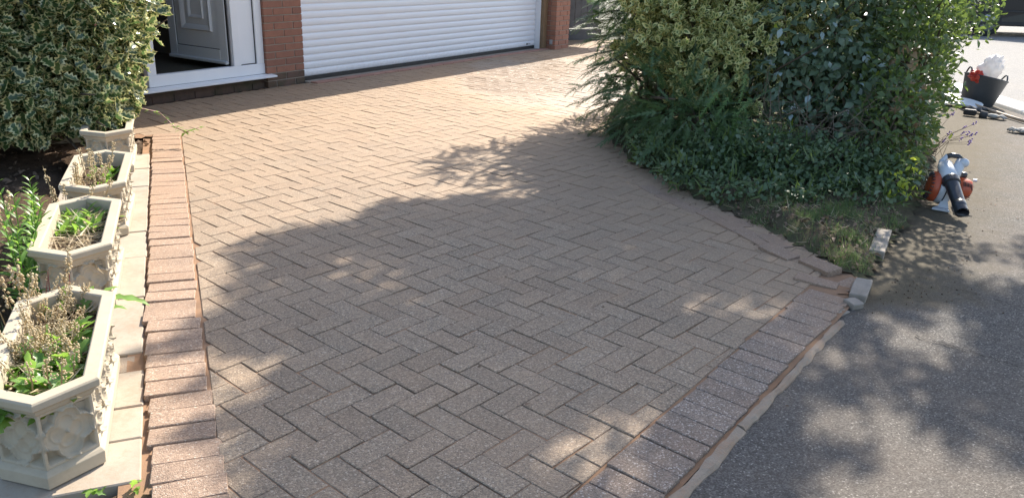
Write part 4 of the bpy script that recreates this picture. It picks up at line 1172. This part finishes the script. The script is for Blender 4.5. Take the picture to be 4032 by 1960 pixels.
# tangle of bare twigs below
root = (2.2, 5.75, 0); tw = empty('bare_twigs', root, 0, 'tangle of bare brown twigs under the honeysuckle', 'twigs'); mb = MB(); rt_ = random.Random(77)
for _ in range(240):
    p0 = Vector((rt_.uniform(-.45, .45), rt_.uniform(-.35, .25), rt_.uniform(.0, .45))); d = Vector((rt_.gauss(0, 1), rt_.gauss(-.2, .6), rt_.gauss(.3, .7))).normalized() * rt_.uniform(.12, .42)
    cc = Vector((rt_.gauss(0, .05), rt_.gauss(0, .05), rt_.gauss(.04, .05)))
    mb.tube([tuple(p0), tuple(p0 + d * .5 + cc), tuple(p0 + d)], [rt_.uniform(.002, .0045), .002, .001], 4, False)
tag(mb.build('twigs', M['twig'], tw), kind='stuff')
# clipped hedge on the footway side
root = (3.05, 6.5, 0.0)
pr = empty('privet_hedge', root, 0, 'green hedge at the footway end of the planting, backlit along its right side', 'hedge')
PB = [(2.56, 5.45, .38, .22, .34, .40), (2.70, 5.85, .62, .31, .45, .55), (2.93, 6.4, .80, .38, .60, .70), (3.20, 7.1, .92, .41, .70, .80), (3.42, 7.8, 1.0, .45, .8, .9), (2.92, 6.2, 1.35, .45, .8, .5), (2.50, 5.25, .2, .14, .2, .2), (2.9, 7.0, .8, .5, .5, .8), (2.75, 6.1, .3, .3, .5, .3)]
shrub_leaves('foliage', PB, 17500, T_oval(.46, .14, .12), .056, M['privet'], root, pr, .55, .32, 5., -.1, .3, .7, .7)
DB = [(2.66, 5.66, .48, .15, .15, .20), (2.80, 5.85, .70, .16, .16, .22)]
shrub_leaves('dead_leaves', DB, 110, T_oval(.55, .3, .3), .075, M['dead_leaf'], root, pr, .6, .3, 5., .2, .1, .9, .5)
mb = MB(); branches(mb, (0, 0, 0), [np.array(b[:3]) - np.array(root) + rng.normal(0, .12, 3).clip(-.2, .2) for b in PB for _ in range(7)], .02, .05, 15); mb.build('branches', M['bark'], pr)
# ivy and ground foliage at the foot
root = (1.9, 5.45, 0.0)
iv = empty('ground_ivy', root, 0, 'dark low ivy spilling along the foot of the bushes towards the drive', 'ivy')
IB = [(1.45, 5.55, .20, .36, .30, .20), (1.75, 5.35, .20, .36, .28, .20), (2.1, 5.25, .18, .36, .30, .18), (2.4, 5.2, .16, .24, .26, .18), (1.35, 5.25, .11, .20, .16, .10), (1.85, 5.05, .10, .38, .16, .09), (1.15, 6.0, .12, .24, .26, .14), (1.00, 5.75, .12, .17, .30, .13), (1.10, 5.25, .10, .16, .25, .11), (1.35, 4.95, .09, .18, .18, .09), (1.65, 4.80, .08, .26, .14, .08), (2.1, 4.85, .09, .3, .16, .10)]
shrub_leaves('foliage', IB, 6800, T_oval(.75, .12, .1), .034, M['ivy'], root, iv, .4, .6, 8., .0, .6, .9, .5)
shrub_leaves('long_leaves', IB, 1500, T_blade(.16, .35), .085, M['privet'], root, iv, .6, .6, 8., .0, .4, .9, .6)
shrub_leaves('pale_leaves', IB, 260, T_oval(.6, .12, .2), .045, M['honeysuckle'], root, iv, .9, .6, 8., .0, .8, .7, .6)
# bright sprig by the blower
base = (2.40, 4.86, .06); t = empty('lime_sprig', base, 0, 'glowing yellow green sprig at the corner of the hedge', 'sprig')
P = rng.normal(0, 1, (70, 3)) * np.array([.05, .05, .085]) + np.array([0, 0, .11]); P[:, 2] = np.abs(P[:, 2])
cloud('leaves', T_oval(.55), P, dirs(70) + np.array([0, 0, .3]), np.tile([0, 0, 1.], (70, 1)) + rng.normal(0, .5, (70, 3)), rng.uniform(.03, .05, 70), M['lime_leaf'], t)
# lavender
base = np.array([3.36, 6.35, .0]); t = empty('lavender', base, 0, 'wispy lavender with purple flower spikes leaning over the footway', 'plant'); mb = MB(); BP = []
for _ in range(15):
    tp = Vector((rng.uniform(-.02, .24), rng.uniform(-.25, .15), rng.uniform(.12, .34))); b_ = Vector((rng.uniform(-.12, .0), rng.uniform(-.15, .1), .0))
    mb.tube([tuple(b_), tuple(b_.lerp(tp, .5) + Vector((-.03, 0, .05))), tuple(tp)], [.002, .0016, .0012], 4)
    for q in np.linspace(0, 1, 7): BP.append(np.array(tp) + np.array([.02 * q, 0, .022 * q]) + rng.normal(0, .004, 3))
mb.build('stems', M['twig'], t); tag(beads('flowers', BP, .007, M['lavender'], t), kind='stuff')

# ------------------------------------------------------------------ verge grass, straw and debris
def vpt(poly):
    xs = [p[0] for p in poly]; ys = [p[1] for p in poly]
    while True:
        x, y = rng.uniform(min(xs), max(xs)), rng.uniform(min(ys), max(ys))
        if inside((x, y), poly): return x, y
GP = [(1.64, 3.76), (1.46, 4.30), (1.32, 4.66), (1.20, 4.95), (1.6, 5.1), (2.3, 4.95), (2.34, 4.6), (2.08, 4.25), (1.9, 3.95), (1.78, 3.74)]
def field(name, poly, n, tm, lo, hi, mat, label, cat, flat=False, dens=None):
    P = []
    while len(P) < n:
        x, y = vpt(poly)
        if dens is None or rng.random() < dens(x, y): P.append((x, y, vz(x, y) + .002))
    a = rng.uniform(0, 6.283, n); e = rng.normal(.05, .2, n) if flat else rng.uniform(.5, 1.4, n)
    D = np.stack([np.cos(a) * np.cos(e), np.sin(a) * np.cos(e), np.sin(e)], 1)
    N = np.tile([0, 0, 1.], (n, 1)) + rng.normal(0, .5, (n, 3))
    if flat: P = np.array(P) + np.array([0, 0, .012]) * rng.random((n, 1))
    o = cloud(name, tm, P, D, N, rng.uniform(lo, hi, n), M[mat]); tag(o, label, cat, kind='stuff'); return o
field('grass', GP, 5200, T_blade(.08, .45), .015, .045, 'grass', 'short green grass on the verge corner', 'grass', dens=lambda x, y: .15 + max(0, noise.noise(Vector((x * 5, y * 5, 3)))) * 2.2)
field('dead_grass', GP, 420, T_blade(.05, .2), .03, .09, 'straw', 'dry cut grass stalks lying on the verge', 'straw', True, dens=lambda x, y: .2 + max(0, noise.noise(Vector((x * 4, y * 4, 8)))) * 1.6)
field('verge_litter', GP + [], 500, T_oval(.5, .3, .3), .015, .045, 'litter', 'brown fallen leaves on the verge soil', 'leaf litter', True)
P = []
for _ in range(70):
    k = rng.integers(0, 7); a_, b_ = np.array(VERGE[k]), np.array(VERGE[k + 1]); q = rng.random(); p = a_ * (1 - q) + b_ * q - np.array([abs(rng.normal(0, .16)), rng.normal(0, .06)])
    P.append((p[0], p[1], .006))
for _ in range(16): P.append((rng.uniform(-1.2, 1.0), rng.uniform(2.0, 6.0), .006))
for _ in range(26): P.append((rng.uniform(2.3, 3.6), rng.uniform(3.6, 5.6), -.014))
a = rng.uniform(0, 6.283, len(P))
o = cloud('fallen_leaves', T_oval(.5, .2, .2), P, np.stack([np.cos(a), np.sin(a), rng.normal(0, .2, len(P))], 1), np.tile([0, 0, 1.], (len(P), 1)) + rng.normal(0, .3, (len(P), 3)), rng.uniform(.010, .026, len(P)), M['litter']); tag(o, 'small fallen leaves and bits scattered on the paving and footway', 'leaf litter', kind='stuff')
# soil crumbs washed over the tarmac next to the verge
P = []
while len(P) < 110:
    x, y = rng.uniform(1.5, 3.1), rng.uniform(3.3, 5.0)
    d = (x - 1.75) * .42 + 3.62
    if inside((x, y), VERGE) or np.dot((x - K0[0], y - K0[1]), KL) > -.07: continue
    dv = min(np.hypot(x - vx, y - vy) for vx, vy in VERGE)
    if rng.random() < math.exp(-dv / .16): P.append((x, y, -.018))
o = beads('soil_crumbs', np.array(P), rng.uniform(.002, .0055, len(P)), M['litter']); tag(o, 'dark soil crumbs spilled over the tarmac beside the verge', 'soil', kind='stuff')

# ------------------------------------------------------------------ tree rising out of the hedge; it shades the lower drive and the footway
def scatter_poly(poly, sp, n=4000):
    out = []
    for _ in range(n):
        p = vpt(poly)
        if all((p[0] - q[0]) ** 2 + (p[1] - q[1]) ** 2 > sp * sp for q in out): out.append(p)
    return out
S1 = [(.75, 5.0), (.35, 4.7), (-.05, 4.6), (-.58, 4.65), (-.85, 4.35), (-1.22, 3.85), (-1.20, 3.15), (-1.0, 2.6), (-.70, 2.1), (-.52, 1.5), (-.15, .9), (.30, 1.0), (.55, 1.75), (.80, 2.3), (1.15, 2.85), (1.55, 3.5), (1.4, 4.5), (1.1, 5.2)]
S2 = [(1.22, 3.12), (1.40, 2.86), (1.52, 2.66), (1.66, 2.40), (1.74, 2.15), (2.2, 1.6), (3.4, 1.5), (3.5, 3.2), (2.7, 3.6), (1.9, 3.7), (1.5, 3.4)]
GAPS = [(.51, 2.44, .10), (.36, 2.15, .12), (.24, 1.98, .10), (1.07, 3.25, .10), (.86, 3.23, .08), (-.58, 3.36, .08), (-.82, 3.74, .10), (-.83, 4.11, .08), (-.99, 2.65, .10), (1.64, 3.14, .10), (1.82, 3.2, .09), (2.3, 2.6, .1), (2.6, 3.1, .1)]
def gap(x, y, r_): return any((x - gx) ** 2 + (y - gy) ** 2 < (gr * .55 + r_ * .62) ** 2 for gx, gy, gr in GAPS)
CL = []
for (x, y) in scatter_poly(S1, .17, 9000):
    r_ = rng.uniform(.14, .23)
    if gap(x, y, r_): continue
    z = 2.9 + (6.7 - y) * .40 + rng.uniform(-.25, .35); CL.append((x + SHX * z, y + SHY * z, z, r_, 1.))
for (x, y) in scatter_poly(S2, .19, 9000):
    r_ = rng.uniform(.13, .22)
    if gap(x, y, r_): continue
    z = 4.2 + rng.uniform(-.3, .5); CL.append((x + SHX * z, y + SHY * z, z, r_, 1.0))
for (x, y, r_) in [(1.21, 2.66, .09), (1.26, 2.56, .09), (.90, 2.40, .09), (.95, 2.24, .12), (1.10, 2.20, .10), (.77, 2.10, .11), (.80, 1.97, .09), (1.50, 2.42, .09), (2.9, 4.2, .18), (3.3, 4.1, .25), (3.3, 4.7, .15), (2.6, 4.2, .1), (-1.20, 2.70, .09), (-1.33, 2.66, .08), (-1.08, 2.42, .07), (-.98, 2.12, .07), (-1.05, 2.85, .09)]:
    z = 4.1; CL.append((x + SHX * z, y + SHY * z, z, r_, .9))
CL = np.array(CL)
troot = np.array([2.95, 9.3, -.02])
tr = empty('garden_tree', troot, 0, 'leafy garden tree rising out of the planting behind the bushes', 'tree')
mb = MB(); rtt = random.Random(9)
crown = CL[:, :3].mean(0); fork = Vector((2.7, 9.35, 2.6)) - Vector(troot)
mb.tube([(0, 0, 0), (-.04, .0, 1.0), (-.14, .02, 2.0), tuple(fork)], [.15, .125, .11, .09], 10)
limbs = []
for k in range(9):
    tgt = CL[rtt.randrange(len(CL))]; tv = Vector(tgt[:3]) - Vector(troot); limbs.append(tv)
    mid = fork.lerp(tv, .5) + Vector((rtt.gauss(0, .12), rtt.gauss(0, .12), .15))
    mb.tube([tuple(fork), tuple(fork.lerp(mid, .5) + Vector((0, 0, .06))), tuple(mid), tuple(tv)], [.06, .048, .034, .012], 7)
    for q in range(9):
        c2 = CL[np.argsort(((CL[:, :3] - troot - np.array(mid.lerp(tv, rtt.random()))) ** 2).sum(1))[rtt.randrange(9)]]
        st = mid.lerp(tv, rtt.random()); en = Vector(c2[:3]) - Vector(troot)
        mb.tube([tuple(st), tuple(st.lerp(en, .5) + Vector((rtt.gauss(0, .05), rtt.gauss(0, .05), .05))), tuple(en)], [.014, .009, .004], 5)
mb.build('trunk', M['bark'], tr)
P = []
for x, y, z, r_, dn in CL:
    m_ = int(520 * dn * (r_ / .28) ** 2); d = dirs(m_); rr = rng.random(m_) ** .45
    P.append(np.array([x, y, z]) + d * (r_ * rr)[:, None] * (1 + .35 * lump(d, x + y, 2.0))[:, None])
P = np.concatenate(P); m_ = len(P)
cloud('crown', T_oval(.55, .1, .15), P - troot, dirs(m_) + np.array([0, 0, -.3]), np.tile([0, 0, .8], (m_, 1)) + rng.normal(0, .5, (m_, 3)), rng.uniform(.05, .085, m_), M['tree_leaf'], tr)

# ------------------------------------------------------------------ leaf blower
M['bl_orange'] = plain('orange moulded plastic', (.52, .095, .035), (.42, .075, .03), 12, .42, .05, 80)
M['bl_white'] = plain('pale grey moulded plastic', (.62, .63, .65), (.52, .53, .55), 10, .42, .05, 80)
M['bl_black'] = plain('black moulded plastic', (.022, .023, .026), (.045, .045, .05), 14, .32, .05, 80)
bb = np.array([2.77, 5.02, -.018]); bl = empty('leaf_blower', bb, 0, 'orange and grey leaf blower with black nozzle lying on the footway by the hedge', 'leaf blower')
def bx(p): return Vector(p) - Vector(bb)
RX = Matrix.Rotation(R(90), 4, 'Y')
def at_(p, rot=Matrix()): return Matrix.Translation(bx(p)) @ rot
tilt = Matrix.Rotation(R(-14), 4, 'Z') @ Matrix.Rotation(R(8), 4, 'Y')
MB().lathe([(.06, -.045), (.092, -.045), (.104, -.03), (.106, .0), (.102, .03), (.085, .05), (.05, .055)], 28, at_((2.755, 5.06, .105), tilt @ RX)).build('fan_housing', M['bl_white'], bl, smooth=True)
g_ = MB().lathe([(.098, .0), (.100, -.012), (.092, -.034), (.075, -.046), (.04, -.052), (.012, -.053)], 28, at_((2.712, 5.06, .108), tilt @ RX)).build('intake_cover', M['bl_orange'], bl, smooth=True)
for k in range(22):
    a = 2 * math.pi * k / 22; rr = Matrix.Rotation(a, 4, 'Z')
    MB().cbox(.052, .088, -.003, .003, -.0505, -.036, .001, at_((2.712, 5.06, .108), tilt @ RX @ rr)).build('intake_rib', M['bl_black'], g_)
e_ = MB().lathe([(.02, -.005), (.066, .0), (.070, .02), (.066, .055), (.055, .075), (.03, .085), (.005, .086)], 20, at_((2.865, 5.09, .10), tilt @ RX)).build('engine_cover', M['bl_orange'], bl, smooth=True)
for k in range(6):
    MB().cbox(-.022, .022, -.003, .003, .0, .003, .001, at_((2.868 + .010 * k, 5.026 - .001 * k, .135 - .003 * k), Matrix.Rotation(R(75), 4, 'Y') @ Matrix.Rotation(R(80), 4, 'X'))).build('louvre', M['bl_black'], e_)
for k in range(6):
    MB().cbox(-.028, .028, -.002, .002, -.002, .002, .001, at_((2.895, 5.022, .110 - .013 * k), Matrix.Rotation(R(14), 4, 'Y'))).build('louvre', M['bl_black'], e_)
MB().lathe([(.1055, -.004), (.1085, -.003), (.1085, .003), (.1055, .004)], 28, at_((2.755, 5.06, .105), tilt @ RX), False).build('seam', M['bl_black'], bl)
MB().cbox(-.016, .016, -.001, .001, -.010, .010, .0004, at_((2.712, 4.985, .065), Matrix.Rotation(R(-20), 4, 'Z') @ Matrix.Rotation(R(-20), 4, 'X'))).build('label_plate', M['bl_black'], bl)
MB().lathe([(.02, 0), (.024, .004), (.024, .026), (.018, .034), (.008, .036)], 16, at_((2.90, 5.115, .162))).build('fuel_cap', M['bl_black'], bl, smooth=True)
MB().tube([bx((2.945, 5.07, .155)), bx((2.965, 5.06, .158))], .010, 10).build('starter_knob', M['bl_white'], bl)
pts = [(2.756, 5.095, .245), (2.752, 5.035, .207), (2.751, 4.98, .172), (2.744, 4.87, .108), (2.733, 4.765, .052), (2.731, 4.745, .042)]
MB().tube([bx(p) for p in pts[:3]], [.044, .050, .049], 20).build('outlet_duct', M['bl_white'], bl, smooth=True)
MB().tube([bx((2.7515, 4.999, .186)), bx((2.751, 4.985, .176)), bx((2.7495, 4.955, .158)), bx((2.749, 4.950, .155))], [.045, .053, .053, .045], 24).build('collar', M['bl_black'], bl, smooth=False)
nz_ = MB()
nz_.tube([bx(p) for p in [(2.7495, 4.955, .158), (2.744, 4.87, .108), (2.7385, 4.81, .076)]], [.043, .040, .0385], 24, False)
nz_.tube([bx(p) for p in [(2.7385, 4.812, .077), (2.738, 4.808, .0745), (2.7345, 4.776, .0575), (2.734, 4.772, .055)]], [.0385, .041, .041, .0385], 24, False)
nz_.tube([bx(p) for p in [(2.734, 4.774, .056), (2.731, 4.735, .037)]], [.039, .039], 24, False)
nz_.tube([bx(p) for p in [(2.731, 4.735, .037), (2.7312, 4.7355, .0374), (2.734, 4.774, .057)]], [.039, .0345, .034], 24, False)
nz_.build('nozzle', M['bl_black'], bl, smooth=True)
hd = MB().tube([bx(p) for p in [(2.748, 5.11, .20), (2.745, 5.12, .262), (2.775, 5.125, .296), (2.82, 5.12, .303)]], [.022, .018, .015, .014], 12).build('handle_arm', M['bl_white'], bl, smooth=True)
MB().tube([bx(p) for p in [(2.772, 5.124, .293), (2.80, 5.122, .302), (2.835, 5.11, .300), (2.85, 5.09, .287)]], [.0165, .0175, .0175, .015], 12).build('grip', M['bl_black'], bl, smooth=True)
MB().tube([bx(p) for p in [(2.845, 5.085, .275), (2.83, 5.06, .25), (2.805, 5.05, .20), (2.80, 5.05, .14)]], [.026, .032, .036, .03], 14).build('throttle_housing', M['bl_white'], bl, smooth=True)
MB().blob(bx((2.853, 5.055, .270)), (.030, .030, .030), 1, .05).build('end_knob', M['bl_white'], bl, smooth=True)
MB().prism([tuple(bx((x, y, 0)).xy) for x, y in ((2.66, 4.955), (2.745, 4.90), (2.762, 4.985), (2.74, 5.03))], .004, .016).add(
    [tuple(bx(p)) for p in ((2.700, 4.97, .0), (2.752, 4.93, .0), (2.765, 5.0, .0), (2.745, 5.0, .075), (2.755, 4.985, .07))], [(0, 1, 4, 3), (1, 2, 4), (2, 3, 4), (0, 3, 2)]).build('foot', M['bl_white'], bl)

# ------------------------------------------------------------------ tools on the footway
M['tub'] = plain('black rubber tub', (.045, .05, .058), (.06, .065, .07), 6, .6, .1, 60)
M['bag_white'] = leaf_mat('thin white plastic', (.82, .80, .78), (.88, .86, .84), None, .4, .35, (.95, .92, .9))
M['bag_red'] = leaf_mat('red plastic bag', (.70, .07, .04), (.78, .10, .06), None, .35, .4, (.9, .2, .1))
M['steel'] = plain('worn steel', (.42, .42, .43), (.3, .3, .31), 12, .4, .1, 60, .7)
M['board'] = plain('white board', (.80, .80, .79), (.74, .74, .73), 5, .4)
M['glove'] = plain('dark glove fabric', (.05, .05, .055), (.09, .09, .09), 30, .9, .4, 150)
M['glove_pale'] = plain('pale glove fabric', (.42, .40, .37), (.3, .29, .27), 30, .9, .4, 150)
tb = empty('rubble_tub', (5.18, 9.22, -.02), 0, 'black rubber builder\'s tub with two handles standing at the kerb', 'tub'); tb.rotation_euler = (R(-3), R(11), 0)
MB().lathe([(.001, .006), (.155, .0), (.165, .01), (.222, .30), (.229, .305), (.230, .316), (.222, .318), (.215, .30), (.158, .02), (.001, .02)], 40, None, False).build('tub_wall', M['tub'], tb, smooth=True)
for s_ in (-1, 1):
    pts = [(s_ * .215 * math.cos(a * .30), .215 * math.sin(a * .30), .312 + .07 * math.cos(a * math.pi / 2)) for a in np.linspace(-1, 1, 9)]
    MB().tube(pts, .009, 8).build('handle', M['tub'], tb, smooth=True)
def crumple(name, c, r_, seed, mat, amp, M3=None):
    return MB().blob((0, 0, 0), r_, seed, amp, 34, 22, M3, 3.2).build(name, mat, None, smooth=True, loc=None)
wb = crumple('plastic_bag', 0, (.115, .09, .17), 3, M['bag_white'], .38, Matrix.Rotation(R(28), 3, 'Y')); wb.location = (5.235, 9.20, .37)
tag(wb, 'crumpled white plastic bag sticking out of the black tub', 'bag')
rb_ = crumple('carrier_bag', 0, (.085, .07, .065), 8, M['bag_red'], .45, Matrix.Rotation(R(35), 3, 'Y')); rb_.location = (5.085, 9.15, .295)
tag(rb_, 'red and white carrier bag at the left rim of the tub', 'bag')
# white board lying in front of the tub
vs = []; fs = []; n = 14
for i in range(n + 1):
    q = i / n; x = -.2 + .4 * q; z = .03 + .05 * math.sin(q * 3.0) * (1 - .3 * q)
    for y in (-.10, .10):
        k = 1 if 0 < i < n else .75
        vs += [(x, y * k, z), (x, y * k, z - .022)]
for i in range(n):
    a = i * 4; b = a + 4
    fs += [(a, b, b + 2, a + 2), (a + 1, a + 3, b + 3, b + 1), (a, a + 1, b + 1, b), (a + 2, b + 2, b + 3, a + 3)]
fs += [(0, 2, 3, 1), (n * 4, n * 4 + 1, n * 4 + 3, n * 4 + 2)]
o = MB().add(vs, fs).build('dustpan', M['board'], None, bevel=.006); o.location = (4.93, 9.05, -.02); o.rotation_euler = (R(12), 0, R(-42))
tag(o, 'white bowed plastic tray lying in front of the black tub', 'tray')
sh = empty('shovel', (5.05, 8.75, -.018), math.atan2(8.10 - 9.40, 5.12 - 4.99), 'long wooden handled shovel lying along the kerb', 'shovel')
MB().tube([(-.62, 0, .05), (-.2, 0, .035), (.3, .0, .022), (.85, 0, .02)], [.016, .0165, .017, .016], 10).build('handle', M['handle_wood'], sh, smooth=True)
vs = []; fs = []
for i in range(8):
    q = i / 7; w = .115 * (1 - .25 * max(0, q - .6) / .4)
    for j in range(7):
        v = j / 6 * 2 - 1; vs.append((-.62 - .30 * q, w * v, .055 - .03 * q + .03 * v * v))
for i in range(7):
    for j in range(6): fs.append((i * 7 + j, i * 7 + j + 1, i * 7 + j + 8, i * 7 + j + 7))
o = MB().add(vs, fs).build('blade', M['steel'], sh, smooth=True); md = o.modifiers.new('thick', 'SOLIDIFY'); md.thickness = .003
MB().tube([(-.66, 0, .052), (-.50, 0, .048)], [.012, .021], 10).build('socket', M['steel'], sh)
hm = empty('lump_hammer', (4.72, 8.47, -.016), R(-35), 'short black headed hammer lying nearest the hedge on the footway', 'hammer')
MB().cbox(-.06, .06, -.030, .030, .005, .065, .010).build('head', M['gasket'], hm)
MB().tube([(.05, .0, .035), (.12, .015, .026), (.20, .03, .02)], [.013, .014, .015], 10).build('handle', M['handle_wood'], hm, smooth=True)
def glove(name, loc, rz, label, mat):
    t = empty(name, loc, rz, label, 'glove')
    MB().blob((0, 0, .024), (.06, .045, .024), 4, .2).build('palm', mat, t, smooth=True)
    MB().tube([(-.05, 0, .024), (-.085, 0, .026), (-.12, 0, .03)], [.034, .036, .042], 12).build('cuff', M['glove'], t, smooth=True)
    for k, (y, L, a) in enumerate(((-.032, .07, -.25), (-.012, .085, -.05), (.01, .08, .1), (.03, .062, .3))):
        MB().tube([(.045, y, .022), (.045 + L * .5 * math.cos(a), y + L * .5 * math.sin(a), .034), (.045 + L * math.cos(a), y + L * math.sin(a), .014)], [.012, .012, .009], 8).build('finger', mat, t, smooth=True)
    MB().tube([(-.01, .035, .022), (.02, .065, .028), (.05, .075, .016)], [.013, .012, .009], 8).build('thumb', mat, t, smooth=True)
glove('work_glove', (4.90, 8.36, -.016), R(-35), 'grey work glove beside the hammer', M['glove_pale'])
glove('work_glove', (4.79, 7.64, -.016), R(170), 'lone dark and pale work glove nearest the right edge of the footway', M['glove_pale'])
glove('work_glove', (4.93, 8.72, -.016), R(20), 'dark work glove under the shovel handle', M['glove'])

# ------------------------------------------------------------------ parked car
M['car_paint'] = plain('dark blue grey car paint', (.014, .017, .024), (.017, .02, .028), 1, .18, 0, 40, .3)
M['glass'] = plain('tinted window glass', (.02, .022, .025), None, 2, .06)
M['tyre'] = plain('tyre rubber', (.02, .02, .02), (.03, .03, .03), 20, .85, .3, 100)
M['lamp'] = plain('red lamp lens', (.4, .02, .02), None, 5, .2)
car = empty('parked_car', (12.25, 20.75, -.09), R(2), 'dark parked car across the road at the upper right corner', 'car')
side = [(-2.08, .34), (-2.12, .62), (-2.02, .86), (-1.15, .94), (-.55, 1.38), (.75, 1.44), (1.65, 1.02), (2.02, .92), (2.08, .60), (2.04, .32), (1.70, .26), (-1.70, .26)]
vs = []; fs = []; n = len(side); ys = [(-.86, .93), (-.90, 1.0), (.90, 1.0), (.86, .93)]
for yy, k in ys:
    for x, z in side:
        y2 = yy * (1 - .22 * max(0, (z - .92) / .5)); vs.append((x * (.985 if k < 1 else 1), y2, z if z < .9 else .9 + (z - .9) * (1 if k == 1 else .97)))
for i in range(3):
    for k in range(n): fs.append((i * n + k, i * n + (k + 1) % n, (i + 1) * n + (k + 1) % n, (i + 1) * n + k))
fs += [tuple(range(n)), tuple(3 * n + k for k in range(n - 1, -1, -1))]
MB().add(vs, fs).build('body', M['car_paint'], car, bevel=.03)
for s_ in (-1, 1):
    for x in (-1.30, 1.32):
        w = MB().lathe([(.20, -.10), (.30, -.10), (.318, -.08), (.318, .08), (.30, .10), (.20, .10)], 28, Matrix.Translation((x, s_ * .80, .318)) @ Matrix.Rotation(R(90), 4, 'X')).build('wheel', M['tyre'], car, smooth=True)
        MB().lathe([(.03, -.115), (.19, -.105), (.205, -.09), (.205, .09), (.19, .105), (.03, .115)], 20, Matrix.Translation((x, s_ * .80, .318)) @ Matrix.Rotation(R(90), 4, 'X')).build('rim', M['steel'], w, smooth=True)
    MB().add([(-.98, s_ * .905, .97), (.20, s_ * .905, .98), (.20, s_ * .835, 1.33), (-.50, s_ * .835, 1.31)], [(0, 1, 2, 3)]).build('side_window', M['glass'], car)
    MB().add([(.26, s_ * .905, .98), (1.40, s_ * .905, 1.0), (.78, s_ * .83, 1.34), (.26, s_ * .835, 1.335)], [(0, 1, 2, 3)]).build('side_window', M['glass'], car)
    MB().cbox(-1.55, 1.6, s_ * .905 - .012, s_ * .905 + .012, .26, .34, .005).build('sill_trim', M['gasket'], car)
    MB().cbox(-1.6, 1.6, s_ * .903 - .008, s_ * .903 + .008, .56, .60, .004).build('rub_strip', M['gasket'], car)
    MB().cbox(2.02, 2.10, s_ * .70 - .12, s_ * .70 + .12, .66, .80, .01).build('tail_lamp', M['lamp'], car)
MB().add([(-1.12, -.72, .97), (-1.12, .72, .97), (-.60, .64, 1.34), (-.60, -.64, 1.34)], [(0, 1, 2, 3)]).build('windscreen', M['glass'], car)
